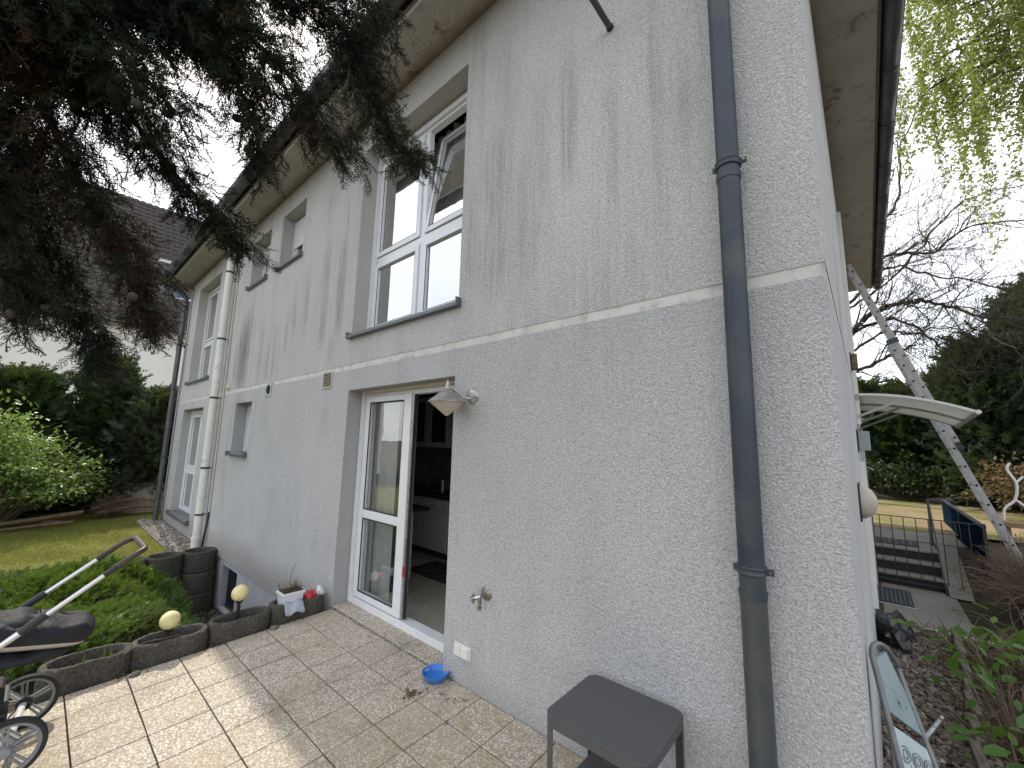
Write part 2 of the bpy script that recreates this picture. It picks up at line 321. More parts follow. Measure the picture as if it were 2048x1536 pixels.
class MB:
    def __init__(s): s.v = []; s.f = []
    def box(s, x0, x1, y0, y1, z0, z1):
        b = len(s.v); s.v += [Vector((x, y, z)) for z in (z0, z1) for x, y in ((x0, y0), (x1, y0), (x1, y1), (x0, y1))]
        s.f += [tuple(b + i for i in f) for f in ((3, 2, 1, 0), (4, 5, 6, 7), (0, 1, 5, 4), (1, 2, 6, 5), (2, 3, 7, 6), (3, 0, 4, 7))]; return s
    def quad(s, *p):
        b = len(s.v); s.v += [Vector(q) for q in p]; s.f.append(tuple(range(b, b + len(p)))); return s
    def bar(s, a, b, w, h, up=(0, 0, 1)):
        a, b = Vector(a), Vector(b); d = (b - a).normalized(); up = Vector(up)
        sx = d.cross(up)
        if sx.length < 1e-4: sx = d.cross(Vector((1, 0, 0)))
        sx.normalize(); sy = sx.cross(d).normalized(); n = len(s.v)
        for p in (a, b):
            for i, j in ((-1, -1), (1, -1), (1, 1), (-1, 1)): s.v.append(p + sx * i * w / 2 + sy * j * h / 2)
        s.f += [tuple(n + i for i in f) for f in ((0, 1, 2, 3), (7, 6, 5, 4), (1, 0, 4, 5), (2, 1, 5, 6), (3, 2, 6, 7), (0, 3, 7, 4))]; return s
    def tube(s, pts, r, n=10, caps=True):
        pts = [Vector(p) for p in pts]; rs = r if isinstance(r, (list, tuple)) else [r] * len(pts)
        d0 = (pts[1] - pts[0]).normalized(); nrm = d0.cross(Vector((0, 0, 1)))
        if nrm.length < 1e-3: nrm = Vector((1, 0, 0))
        nrm.normalize(); base = len(s.v)
        for i, p in enumerate(pts):
            d = (pts[min(i + 1, len(pts) - 1)] - pts[max(i - 1, 0)]).normalized()
            nrm = (nrm - d * nrm.dot(d)).normalized(); bi = d.cross(nrm)
            for k in range(n):
                a = 2 * PI * k / n; s.v.append(p + (nrm * math.cos(a) + bi * math.sin(a)) * rs[i])
        for i in range(len(pts) - 1):
            for k in range(n):
                a = base + i * n + k; b = base + i * n + (k + 1) % n; s.f.append((a, b, b + n, a + n))
        if caps: s.f.append(tuple(base + k for k in range(n))[::-1]); s.f.append(tuple(base + (len(pts) - 1) * n + k for k in range(n)))
        return s
    def lathe(s, prof, c=(0, 0, 0), n=24, ax=None, sx=1, sy=1):
        """prof: (radius, height) list"""
        c = Vector(c); q = Vector(ax).normalized().to_track_quat('Z', 'Y').to_matrix() if ax else Matrix.Identity(3); base = len(s.v)
        for r, h in prof:
            for k in range(n):
                a = 2 * PI * k / n; s.v.append(c + q @ Vector((r * math.cos(a) * sx, r * math.sin(a) * sy, h)))
        for i in range(len(prof) - 1):
            for k in range(n):
                a = base + i * n + k; b = base + i * n + (k + 1) % n; s.f.append((a, b, b + n, a + n))
        return s
    def prism(s, poly, z0, z1):
        b = len(s.v); n = len(poly); s.v += [Vector((x, y, z)) for z in (z0, z1) for x, y in poly]
        s.f.append(tuple(range(b, b + n))[::-1]); s.f.append(tuple(range(b + n, b + 2 * n)))
        for k in range(n): a = b + k; c = b + (k + 1) % n; s.f.append((a, c, c + n, a + n))
        return s
    def xf(s, fn, start=0):
        for i in range(start, len(s.v)): s.v[i] = Vector(fn(s.v[i]))
        return s
    def build(s, name, mat, parent=None, smooth=False, bevel=0, seg=2, solid=0):
        og = ORG.get(parent.name, Vector()) if parent else Vector()
        me = bpy.data.meshes.new(name); me.from_pydata([tuple(v - og) for v in s.v], [], s.f); me.materials.append(mat); me.update()
        bm = bmesh.new(); bm.from_mesh(me); bmesh.ops.remove_doubles(bm, verts=bm.verts, dist=1e-5); bmesh.ops.recalc_face_normals(bm, faces=bm.faces)
        if bevel:
            ed = [e for e in bm.edges if len(e.link_faces) == 2 and e.calc_face_angle(0) > .6]
            bmesh.ops.bevel(bm, geom=ed, offset=bevel, segments=seg, profile=.6, affect='EDGES')
        if smooth:
            for f in bm.faces: f.smooth = True
            for e in bm.edges:
                if len(e.link_faces) == 2 and e.calc_face_angle(0) > .75: e.smooth = False
        bm.to_mesh(me); bm.free()
        ob = bpy.data.objects.new(name, me); link(ob, parent); ORG[ob.name] = og
        if solid:
            md = ob.modifiers.new('s', 'SOLIDIFY'); md.thickness = solid
        return ob

class NM:
    """numpy mesh accumulator for foliage"""
    def __init__(s): s.V = []; s.F = []; s.n = 0
    def add(s, v, f): s.V.append(np.asarray(v, float).reshape(-1, 3)); s.F.append(np.asarray(f) + s.n); s.n += len(s.V[-1])
    def tris(s): return sum(len(f) for f in s.F)
    def build(s, name, mat, parent=None, kind=None, smooth=False):
        og = np.array(ORG.get(parent.name, Vector()) if parent else Vector())
        V = np.concatenate(s.V) - og; F = np.concatenate(s.F)
        me = bpy.data.meshes.new(name); me.vertices.add(len(V)); me.vertices.foreach_set('co', V.astype('f').ravel())
        k = F.shape[1]; me.loops.add(F.size); me.loops.foreach_set('vertex_index', F.astype('i').ravel())
        me.polygons.add(len(F)); me.polygons.foreach_set('loop_start', np.arange(0, F.size, k, dtype='i')); me.polygons.foreach_set('loop_total', np.full(len(F), k, 'i'))
        me.update(); me.validate(); me.materials.append(mat)
        if smooth: me.shade_smooth()
        ob = bpy.data.objects.new(name, me); link(ob, parent); ORG[ob.name] = Vector(og)
        if kind: ob['kind'] = kind
        return ob

def unit(v): return v / (np.linalg.norm(v, axis=-1, keepdims=True) + 1e-9)
def frames(d, rng):
    """random frames with z axis along d (n,3) -> (n,3,3) columns x,y,z"""
    d = unit(d); r = rng.normal(size=d.shape); x = unit(np.cross(d, r)); y = np.cross(d, x)
    return np.stack([x, y, d], axis=2)
def scatter(nm, base_v, base_f, pos, fr, sc):
    """instances of a base mesh: pos (n,3), fr (n,3,3), sc (n,)"""
    v = np.einsum('nij,kj->nki', fr, base_v) * sc[:, None, None] + pos[:, None, :]
    k = len(base_v); f = base_f[None] + (np.arange(len(pos)) * k)[:, None, None]
    nm.add(v.reshape(-1, 3), f.reshape(-1, base_f.shape[1]))

def prism_seg(v, f, a, b, r0, r1):
    a = np.array(a); b = np.array(b); d = unit(b - a); x = np.cross(d, [0.3, .5, .8]); x = unit(x); y = np.cross(d, x); n = len(v)
    for p, r in ((a, r0), (b, r1)):
        for k in range(3):
            an = 2 * PI * k / 3; v.append(p + (x * math.cos(an) + y * math.sin(an)) * r)
    for k in range(3):
        k2 = (k + 1) % 3; f.append((n + k, n + k2, n + 3 + k2)); f.append((n + k, n + 3 + k2, n + 3 + k))

def cypress_spray(rng, L=.16, seg=13, th=.0011):
    v, f = [], []; p = np.zeros(3); d = np.array([0., 0, 1]); pts = []
    for i in range(seg + 1):
        pts.append(p.copy()); d = unit(d + rng.normal(size=3) * .12); p = p + d * L / seg
    for i in range(seg):
        prism_seg(v, f, pts[i], pts[i + 1], th * 1.3, th * 1.1)
        if i < 1: continue
        dm = unit(pts[i + 1] - pts[i])
        for sgn in (1, -1):
            if rng.random() < .12: continue
            sd_ = unit(dm * .75 + np.array([sgn * .8, rng.normal() * .35, 0])); l = L * .30 * (1 - .5 * i / seg) * rng.uniform(.6, 1.2)
            q0 = pts[i]; q1 = q0 + sd_ * l * .5; q2 = q1 + unit(sd_ + rng.normal(size=3) * .25) * l * .5
            prism_seg(v, f, q0, q1, th, th * .95); prism_seg(v, f, q1, q2, th * .95, th * .6)
            for q, s2 in ((q0 + (q1 - q0) * .6, 1), (q1, -1), (q1 + (q2 - q1) * .4, 1)):
                e = unit(sd_ * .8 + unit(np.cross(sd_, [0, 1, 0])) * s2 * .7 + rng.normal(size=3) * .2)
                prism_seg(v, f, q, q + e * l * rng.uniform(.2, .42), th * .9, th * .5)
    return np.array(v), np.array(f)

def feather(rng, n=9, L=1., w=.09, spread=.55):
    """flat conifer spray: thin triangles along a curved axis, z = axis"""
    v, f = [], []
    for i in range(n):
        tt = i / n; z = tt * L
        for sgn in (1, -1):
            l = L * .42 * (1 - .65 * tt) * rng.uniform(.7, 1.2); b = len(v)
            dx = sgn * l * spread * 1.5; dy = rng.normal() * .12 * L; dz = l * .8
            v += [(0, 0, z - w * .5 * L), (dx, dy, z + dz), (0, 0, z + w * L)]; f.append((b, b + 1, b + 2))
    b = len(v); v += [(-w * .4 * L, 0, 0), (w * .4 * L, 0, 0), (0, 0, 1.15 * L)]; f.append((b, b + 1, b + 2))
    v = np.array(v, float); v[:, 1] += .18 * (v[:, 2] ** 2); return v, np.array(f)

LEAF_V = np.array([(0, 0, 0), (.28, .08, .35), (.22, .06, .75), (0, -.03, 1.), (-.22, .06, .75), (-.28, .08, .35), (0, 0, .5)]); LEAF_F = np.array([(0, 1, 6), (1, 2, 6), (2, 3, 6), (3, 4, 6), (4, 5, 6), (5, 0, 6)])
ICO = None
def icosa():
    bm = bmesh.new(); bmesh.ops.create_icosphere(bm, subdivisions=1, radius=1); v = np.array([tuple(x.co) for x in bm.verts]); bm.verts.index_update()
    f = np.array([[q.index for q in x.verts] for x in bm.faces]); bm.free(); return v, f
ICO = icosa()
def pebbles(name, mat, pts, size, rng, parent=None, flat=.55):
    nm = NM(); n = len(pts)
    fr = frames(rng.normal(size=(n, 3)) * .25 + np.array([0, 0, 1.]), rng); s = size * rng.uniform(.55, 1.35, n)
    for j in range(4):
        idx = np.arange(j, n, 4); bv = ICO[0] * np.array([1, rng.uniform(.6, .85), flat]) * (1 + rng.normal(size=(len(ICO[0]), 1)) * .1)
        scatter(nm, bv, ICO[1], pts[idx], fr[idx], s[idx])
    return nm.build(name, mat, parent, 'stuff', smooth=True)

# ================================================================== THE HOUSE
XL, XR, YB, ZS = -12.75, -0.075, 9.7, 5.42        # left and right ends, back wall, soffit height
house = thing('house', 'two storey rendered house, pale streaked upper floor over bluish grey ground floor', 'house', (-6.4, 0, 0))
OPEN = dict(big=(-4.20, -2.445, 2.80, 5.03), a=(-8.03, -7.19, 4.26, 5.10), b=(-6.69, -5.84, 4.25, 5.11), d=(-11.80, -10.04, 2.86, 5.11),
            f=(-11.84, -10.10, 0.0, 2.24), e=(-8.01, -7.22, 1.40, 2.215), door=(-4.17, -2.45, 0.0, 2.18))
def wall_zone(name, mat, x0, x1, z0, z1, keys, y=0.0, back=.30):
    xs = sorted({x0, x1, *[v for k in keys for v in OPEN[k][:2]], *np.arange(math.ceil(x0), x1, 1.0).tolist()})
    zs = sorted({z0, z1, *[min(max(v, z0), z1) for k in keys for v in OPEN[k][2:]]})
    mb = MB()
    for i in range(len(xs) - 1):
        for j in range(len(zs) - 1):
            cx, cz = (xs[i] + xs[i + 1]) / 2, (zs[j] + zs[j + 1]) / 2
            if any(OPEN[k][0] < cx < OPEN[k][1] and OPEN[k][2] < cz < OPEN[k][3] for k in keys): continue
            mb.quad((xs[i], y, zs[j]), (xs[i + 1], y, zs[j]), (xs[i + 1], y, zs[j + 1]), (xs[i], y, zs[j + 1]))
    me = mb.build(name, mat, house)
    return me
uw = wall_zone('upper_wall', M['plaster_up'], XL, XR, 2.465, ZS, ['big', 'a', 'b', 'd']); uw['label'] = 'pale upper floor plaster with dark run-off streaks'
lw = wall_zone('lower_wall', M['plaster_lo'], XL, XR, -.24, 2.405, ['f', 'e', 'door']); lw['label'] = 'bluish grey ground floor plaster'
mb = MB()
for k, (a, b, c, d) in OPEN.items():
    pass
def reveals(keys, mat, nm_):
    for k in keys:
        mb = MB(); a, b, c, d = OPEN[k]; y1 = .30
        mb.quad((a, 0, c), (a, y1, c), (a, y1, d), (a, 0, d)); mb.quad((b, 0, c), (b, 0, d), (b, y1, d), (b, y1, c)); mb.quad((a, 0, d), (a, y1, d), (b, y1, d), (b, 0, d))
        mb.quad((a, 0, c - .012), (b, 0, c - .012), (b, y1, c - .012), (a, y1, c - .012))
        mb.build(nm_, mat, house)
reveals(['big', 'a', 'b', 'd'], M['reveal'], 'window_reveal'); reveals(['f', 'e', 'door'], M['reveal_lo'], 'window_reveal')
# rounded plaster corner, right wall, left wall, back wall
mb = MB(); mb.quad((XR, 0, 2.465), (XR, YB, 2.465), (XR, YB, ZS), (XR, 0, ZS)); mb.quad((XL, YB, 2.465), (XL, 0, 2.465), (XL, 0, ZS), (XL, YB, ZS)); mb.quad((XR, YB, 2.465), (XL, YB, 2.465), (XL, YB, ZS), (XR, YB, ZS)); mb.build('upper_side_walls', M['plaster_up'], house)
mb = MB(); mb.quad((XR, 0, -1.2), (XR, YB, -1.2), (XR, YB, 2.405), (XR, 0, 2.405)); mb.quad((XL, YB, -1.2), (XL, 0, -1.2), (XL, 0, 2.405), (XL, YB, 2.405)); mb.quad((XR, YB, -1.2), (XL, YB, -1.2), (XL, YB, 2.405), (XR, YB, 2.405)); mb.build('lower_side_walls', M['plaster_lo'], house)
mb = MB(); mb.quad((XL, .004, 2.405), (XR, .004, 2.405), (XR, .004, 2.465), (XL, .004, 2.465)); mb.quad((XL, 0, 2.465), (XR, 0, 2.465), (XR, .004, 2.465), (XL, .004, 2.465)); mb.quad((XL, 0, 2.405), (XR, 0, 2.405), (XR, .004, 2.405), (XL, .004, 2.405))
mb.quad((XR - .003, 0, 2.405), (XR - .003, YB, 2.405), (XR - .003, YB, 2.465), (XR - .003, 0, 2.465)); mb.build('string_course', M['band'], house)
# recessed plinth with basement window opening
mb = MB(); bx0, bx1, bz0, bz1 = -7.84, -7.13, -.97, -.335; yp = .035
for x0, x1, z0, z1 in ((XL, bx0, -1.25, -.24), (bx1, -4.17, -1.25, -.24), (bx0, bx1, -1.25, bz0), (bx0, bx1, bz1, -.24), (-4.17, XR, -1.25, -.24)): mb.quad((x0, yp, z0), (x1, yp, z0), (x1, yp, z1), (x0, yp, z1))
mb.quad((XL, 0, -.24), (XR, 0, -.24), (XR, yp, -.24), (XL, yp, -.24))
for a, b in (((bx0, bz0), (bx0, bz1)), ((bx1, bz0), (bx1, bz1)), ((bx0, bz0), (bx1, bz0)), ((bx0, bz1), (bx1, bz1))): mb.quad((a[0], yp, a[1]), (b[0], yp, b[1]), (b[0], yp + .14, b[1]), (a[0], yp + .14, a[1]))
mb.build('plinth', M['plinth'], house)
bw = MB(); bw.box(bx0, bx1, yp + .11, yp + .125, bz0, bz1); bw = bw.build('basement_window', M['hole'], house)
for i in range(9):
    x = bx0 + .06 + i * .075; g = MB().box(x, x + .014, yp + .075, yp + .09, bz0 + .02, bz1 - .02).build('grille_bar', M['zinc'], bw)
MB().box(bx0, bx1, yp + .07, yp + .078, bz0, bz0 + .02).build('grille_bar', M['zinc'], bw)

def window(key, label, tilt=None, transom=None, mull=(), mull_low=None, yf=.20, curtain=True, leaf_end=None, blind=None, gl='glass_up', fold=.05):
    a, b, c, d = OPEN[key]; fw = .065; dp = .07
    mb = MB(); mb.box(a, a + fw, yf, yf + dp, c, d); mb.box(b - fw, b, yf, yf + dp, c, d); mb.box(a + fw, b - fw, yf, yf + dp, d - fw - .05, d); mb.box(a + fw, b - fw, yf, yf + dp, c, c + fw)
    win = mb.build('window', M['upvc'], house, bevel=.004); win['label'] = label
    for xg in (a + .004, b - .03): MB().box(xg, xg + .026, yf - .035, yf - .002, c, d).build('shutter_guide', M['upvc'], win)
    MB().box(a + .03, b - .03, yf - .03, yf - .002, d - .085, d - .03).build('shutter_end_rail', M['upvc'], win, bevel=.004)
    xs = [a + fw] + list(mull) + [b - fw]; zs = [c + fw] + ([transom] if transom else []) + [d - fw - .05]
    if transom: MB().box(a + fw, b - fw, yf + .004, yf + dp - .004, transom - .04, transom + .04).build('transom', M['upvc'], win, bevel=.004)
    for mx_ in mull:
        MB().box(mx_ - .035, mx_ + .035, yf + .006, yf + dp - .006, c + fw, d - fw - .05).build('mullion', M['upvc'], win, bevel=.004)
    for i in range(len(xs) - 1):
        for j in range(len(zs) - 1):
            x0 = xs[i] + (.035 if i else 0) + .004; x1 = xs[i + 1] - (.035 if i < len(xs) - 2 else 0) - .004; z0 = zs[j] + (.04 if j else 0) + .004; z1 = zs[j + 1] - (.04 if j < len(zs) - 2 else 0) - .004
            sw = .055; y0 = yf - .012; y1 = yf + .05
            def T(v, x0=x0, z0=z0, j=j, i=i):
                if tilt and tilt == (i, j):
                    an = math.radians(8); dy, dz = v.y - y1, v.z - z0
                    return (v.x, y1 + dy * math.cos(an) + dz * math.sin(an), z0 + dz * math.cos(an) - dy * math.sin(an))
                return v
            sm = MB(); sm.box(x0, x0 + sw, y0, y1, z0, z1); sm.box(x1 - sw, x1, y0, y1, z0, z1); sm.box(x0 + sw, x1 - sw, y0, y1, z0, z0 + sw); sm.box(x0 + sw, x1 - sw, y0, y1, z1 - sw, z1); sm.xf(T).build('sash', M['upvc'], win, bevel=.006)
            gm = MB(); w2 = .003
            gm.box(x0 + sw, x0 + sw + w2, y0 - .001, y0 + .006, z0 + sw, z1 - sw).box(x1 - sw - w2, x1 - sw, y0 - .001, y0 + .006, z0 + sw, z1 - sw).box(x0 + sw, x1 - sw, y0 - .001, y0 + .006, z0 + sw, z0 + sw + w2).box(x0 + sw, x1 - sw, y0 - .001, y0 + .006, z1 - sw - w2, z1 - sw)
            gm.xf(T).build('gasket', M['upvc_d'], win)
            MB().quad((x0 + sw, yf + .012, z0 + sw), (x1 - sw, yf + .012, z0 + sw), (x1 - sw, yf + .012, z1 - sw), (x0 + sw, yf + .012, z1 - sw)).xf(T).build('pane', M[gl], win)
    if blind: # roller shutter let down part of the way
        n = int((d - .04 - blind) / .04)
        for i in range(n):
            z = blind + i * .04; MB().box(a + .03, b - .03, yf - .026, yf - .014, z, z + .036).build('shutter_slat', M['upvc'], win, bevel=.003, seg=1)
    if curtain:
        mb = MB(); n = int((b - a) / .03)
        for k in range(n):
            x0, x1 = a + k * (b - a) / n, a + (k + 1) * (b - a) / n
            y0, y1 = yf + .22 + fold * math.sin(k * 1.3) * (0.6 + .4 * math.sin(k * .37)), yf + .22 + fold * math.sin((k + 1) * 1.3) * (.6 + .4 * math.sin((k + 1) * .37))
            mb.quad((x0, y0, c + .05), (x1, y1, c + .05), (x1, y1, d), (x0, y0, d))
        mb.build('curtain', M['curtain'], win, smooth=True)
    return win
def sill(win, key, out=.05, drop=.03, ext=.03, yf=.20):
    a, b, c, d = OPEN[key]
    mb = MB(); mb.quad((a - ext, -out, c - .015), (b + ext, -out, c - .015), (b + ext, yf, c + .018), (a - ext, yf, c + .018)); mb.quad((a - ext, -out, c - .015), (b + ext, -out, c - .015), (b + ext, -out, c - .015 - drop), (a - ext, -out, c - .015 - drop))
    mb.quad((a - ext, -out, c - .015 - drop), (b + ext, -out, c - .015 - drop), (b + ext, -.003, c - .02 - drop), (a - ext, -.003, c - .02 - drop))
    s_ = mb.build('window_sill', M['sill'], win)
    for x in (a - ext - .004, b + ext - .010): MB().box(x, x + .014, -out - .006, .0, c - .022 - drop, c + .022).build('sill_end_cap', M['sill'], win, bevel=.002)
wn = window('big', 'tall four part upper window, its upper right sash tilted open', tilt=(1, 1), transom=3.70, mull=(-3.28,), curtain=True); sill(wn, 'big')
wn = window('a', 'small upper window nearer the cream pipe', curtain=False); sill(wn, 'a')
wn = window('b', 'small upper window with its shutter half down', curtain=False, blind=4.62); sill(wn, 'b')
wn = window('d', 'far tall upper window beside the left corner', transom=3.80, mull=(-10.95,)); sill(wn, 'd')
wn = window('e', 'small ground floor window right of the cream pipe', curtain=False, yf=.21); sill(wn, 'e', out=.06)
wn = window('f', 'far ground floor french window beside the left corner', transom=.92, mull=(-10.95,), yf=.18); sill(wn, 'f', out=.06, drop=.05)

# ---- terrace door: left leaf shut, right leaf folded back into the room
a, b, c, d = OPEN['door']; yf = .19
mb = MB(); mb.box(a, a + .075, yf, yf + .075, .02, d - .0); mb.box(b - .06, b, yf, yf + .075, .02, d); mb.box(a + .075, b - .06, yf, yf + .075, d - .075, d); mb.box(a + .004, b - .002, yf - .02, yf + .09, .002, .075)
dr = mb.build('terrace_door', M['upvc'], house, bevel=.005); dr['label'] = 'white terrace door, left leaf shut and right leaf open'
for xg in (a + .01, b - .045): MB().box(xg, xg + .035, yf - .035, yf - .002, .02, d).build('shutter_guide', M['upvc'], dr)
MB().box(a + .045, b - .045, yf - .06, yf - .03, d - .03, d - .002).build('shutter_end_rail', M['cream'], dr)
x0, x1, z0, z1 = -4.095, -3.27, .085, 2.115; sw = .085; y0, y1 = yf - .015, yf + .055
mb = MB(); mb.box(x0, x0 + sw, y0, y1, z0, z1); mb.box(x1 - .115, x1, y0, y1, z0, z1); mb.box(x0 + sw, x1 - .115, y0, y1, z0, z0 + sw * .7); mb.box(x0 + sw, x1 - .115, y0, y1, z1 - sw * .7, z1); mb.box(x0 + sw, x1 - .115, y0, y1, .862, .945)
mb.build('door_leaf', M['upvc'], dr, bevel=.006)
MB().box(x1 + .002, x1 + .028, y0 + .012, y1 - .01, z0, z1).build('door_edge_profile', M['galv'], dr)
MB().box(x1 + .0285, x1 + .034, y0 + .02, y1 - .02, z0, z1).build('gasket', M['upvc_d'], dr)
for q0, q1 in ((.150, .858), (.950, 2.052)):
    MB().quad((x0 + sw, yf + .01, q0), (x1 - .115, yf + .01, q0), (x1 - .115, yf + .01, q1), (x0 + sw, yf + .01, q1)).build('pane', M['glass'], dr)
    g = MB(); w2 = .007; xa, xb = x0 + sw, x1 - .115
    g.box(xa, xa + w2, y0 - .001, y0 + .01, q0, q1).box(xb - w2, xb, y0 - .001, y0 + .01, q0, q1).box(xa, xb, y0 - .001, y0 + .01, q0 - .002, q0 + w2).box(xa, xb, y0 - .001, y0 + .01, q1 - w2, q1 + .002).build('gasket', M['upvc_d'], dr)
MB().box(-2.50, -2.465, yf + .08, yf + .85, .09, 2.10).build('open_door_leaf', M['upvc'], dr, bevel=.005)
MB().box(x1 + .006, x1 + .026, y0 + .004, y0 + .02, .44, .53).build('latch_mark', M['redbag'], dr)
mb = MB(); n = 26
for k in range(n):
    xa, xb = -4.1 + k * .030, -4.1 + (k + 1) * .030; f = lambda q: .33 + .02 * math.sin(q * 1.1)
    mb.quad((xa, f(k), .06), (xb, f(k + 1), .06), (xb, f(k + 1), 2.1), (xa, f(k), 2.1))
    if k == 12: break
mb.build('door_curtain', M['curtain'], dr, smooth=True)

# ---- floors, inner walls and the kitchen seen through the open door
MB().box(XL + .3, XR - .05, .30, YB - .3, -.03, .006).build('ground_floor', M['grout'], house)
fl = MB().box(-6.9, -2.0, .303, 2.9, .007, .0135).build('kitchen_floor', M['grout'], house)
tm = None
for i in range(16):
    for j in range(8):
        x, y = -6.85 + i * .303, .305 + j * .303
        if tm is None:
            tl = MB().box(0, .298, 0, .298, .0, .009).build('floor_tile', M['floor_tile'], fl, bevel=.002, seg=1); tm = tl; off = ORG[fl.name]; tl.location = Vector((x, y, .0137)); base = tl.data
            for v in base.vertices: v.co += off
            tl.location = Vector((x, y, .0137)) - off
        else:
            q = tm.copy(); link(q, fl); q.location = Vector((x, y, .0137)) - off
MB().box(XL + .3, XR - .05, .30, YB - .3, 2.42, 2.62).build('upper_floor', M['interior'], house)
MB().box(-6.95, -6.9, .3, 2.9, .02, 2.42).box(-2.0, -1.95, .3, 2.9, .02, 2.42).box(-6.9, -2.0, 2.9, 2.95, .02, 2.42).build('kitchen_walls', M['interior'], house)
mb = MB()
for x in (-9.9, -7.0, -5.0, -2.2): mb.box(x, x + .1, .3, 4.0, 2.62, 5.4)
mb.box(XL + .3, XR - .3, 4.0, 4.1, 2.62, 5.4).box(-9.7, -9.6, .3, 4, .02, 2.42).box(XL + .3, -6.95, 3.5, 3.6, .02, 2.42).build('inner_walls', M['interior'], house)

kc = thing('wall_cabinet', 'cream wall cabinet with a dark glass door on the kitchen wall', 'cabinet', (-4.9, 1.85, 1.56))
mb = MB(); mb.box(-5.75, -4.2, 1.9, 2.25, 1.56, 2.36).build('carcass', M['kitchen'], kc)
for xa in (-5.72, -5.20, -4.68):
    dmm = MB(); dmm.box(xa, xa + .07, 1.875, 1.899, 1.57, 2.35).box(xa + .42, xa + .49, 1.875, 1.899, 1.57, 2.35).box(xa + .07, xa + .42, 1.875, 1.899, 1.57, 1.64).box(xa + .07, xa + .42, 1.875, 1.899, 2.28, 2.35)
    dq = dmm.build('cabinet_door', M['kitchen'], kc, bevel=.004); MB().box(xa + .07, xa + .42, 1.888, 1.895, 1.64, 2.28).build('cabinet_glass', M['kdark'], dq)
kb = thing('kitchen_counter', 'low cream kitchen counter with a dark worktop behind the open door', 'kitchen counter', (-4.9, 1.8, .02))
MB().box(-6.3, -3.9, 1.75, 2.3, .12, .84).build('cabinet', M['kitchen'], kb); MB().box(-6.3, -3.9, 1.80, 2.3, .02, .12).build('kickboard', M['kdark'], kb); MB().box(-6.3, -3.88, 1.72, 2.3, .84, .88).build('worktop', M['kdark'], kb)
for i in range(4): MB().box(-6.27 + i * .6, -5.69 + i * .6, 1.73, 1.75, .14, .82).build('cabinet_door', M['kitchen'], kb, bevel=.003)
for i in range(4): MB().box(-6.02 + i * .6, -5.94 + i * .6, 1.71, 1.722, .74, .755).build('handle', M['alu'], kb)
pn = thing('counter_end_panel', 'white upright end panel standing on the kitchen tiles', 'panel', (-4.3, 1.0, .02))
MB().box(-4.92, -4.29, .92, 1.02, .02, .80).build('panel', M['kitchen'], pn); MB().box(-5.2, -4.2, .85, 1.2, .80, .84).build('top_board', M['kdark'], pn)
rg = thing('kitchen_rug', 'dark ribbed rug lying on the kitchen tiles', 'rug', (-3.6, 1.5, .024)); MB().box(-4.6, -3.0, 1.16, 1.66, .0235, .034).build('pile', M['rug'], rg, bevel=.004)
for i in range(12): MB().box(-4.58 + i * .13, -4.56 + i * .13, 1.165, 1.655, .034, .038).build('rib', M['kdark'], rg)
ms_ = thing('toaster', 'dark toaster standing on the kitchen worktop', 'toaster', (-5.0, 1.95, .88)); MB().box(-5.15, -4.82, 1.9, 2.1, .88, 1.1).build('body', M['brass'], ms_, bevel=.04, seg=3)
MB().box(-5.10, -4.87, 1.892, 1.899, .93, 1.05).build('front_plate', M['kdark'], ms_)
ms_ = thing('kettle', 'round dark kettle standing on the kitchen worktop', 'kettle', (-4.6, 1.95, .88)); MB().lathe([(.0, 0), (.09, 0), (.1, .06), (.07, .16), (.03, .2), (0, .2)], (-4.6, 1.95, .88)).build('body', M['kdark'], ms_, smooth=True)
MB().tube([(-4.6, 1.95, 1.08), (-4.52, 1.93, 1.12), (-4.47, 1.93, 1.05), (-4.49, 1.94, .97)], .009).build('handle', M['black_plastic'], ms_, smooth=True)

# ---- soffit, fascia, gutters, roof
SO = -.42                                           # outer edge of the front soffit
xs = np.linspace(-12.85, .40, 9)
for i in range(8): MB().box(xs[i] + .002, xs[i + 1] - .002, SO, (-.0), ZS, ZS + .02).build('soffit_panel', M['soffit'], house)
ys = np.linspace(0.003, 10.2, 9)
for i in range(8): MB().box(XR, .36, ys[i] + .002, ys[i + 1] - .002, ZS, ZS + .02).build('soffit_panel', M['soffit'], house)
MB().box(-12.85, .40, SO - .022, SO - .002, ZS - .012, ZS + .06).build('fascia_board', M['fascia'], house); MB().box(.362, .382, SO, 10.2, ZS - .008, ZS + .06).build('fascia_board', M['zinc_dark'], house)
MB().box(-12.88, -12.852, SO, .0, ZS - .10, ZS + .10).build('verge_board', M['lining'], house)
def gutter(p0, p1, r, nseg, nm_='gutter'):
    p0, p1 = Vector(p0), Vector(p1); d = (p1 - p0); ax = d.normalized(); side = ax.cross(Vector((0, 0, 1)))
    for k in range(nseg):
        a, b = p0 + d * k / nseg, p0 + d * (k + 1) / nseg; mb = MB(); n = 12
        for (s0, s1, rr) in ((a, b, r), (b - ax * .05, b + ax * .0, r + .004)):
            i0 = len(mb.v)
            for p in (s0, s1):
                for t_ in range(n + 1):
                    an = PI + PI * t_ / n; mb.v.append(p + side * math.cos(an) * rr + Vector((0, 0, 1)) * math.sin(an) * rr)
            for t_ in range(n): mb.f.append((i0 + t_, i0 + t_ + 1, i0 + n + 2 + t_, i0 + n + 1 + t_))
        g = mb.build(nm_, M['zinc_dark'], house, smooth=True, solid=.003)
    MB().tube([p0 + Vector((0, 0, .0)) - side * r, p1 - side * r], .008, 6).tube([p0 + side * r, p1 + side * r], .008, 6).build('gutter_bead', M['zinc_dark'], house)
gutter((-12.95, -.565, ZS + .07), (.5, -.565, ZS + .07), .078, 14)
gutter((.465, -.6, ZS + .06), (.465, 10.3, ZS + .06), .072, 12)
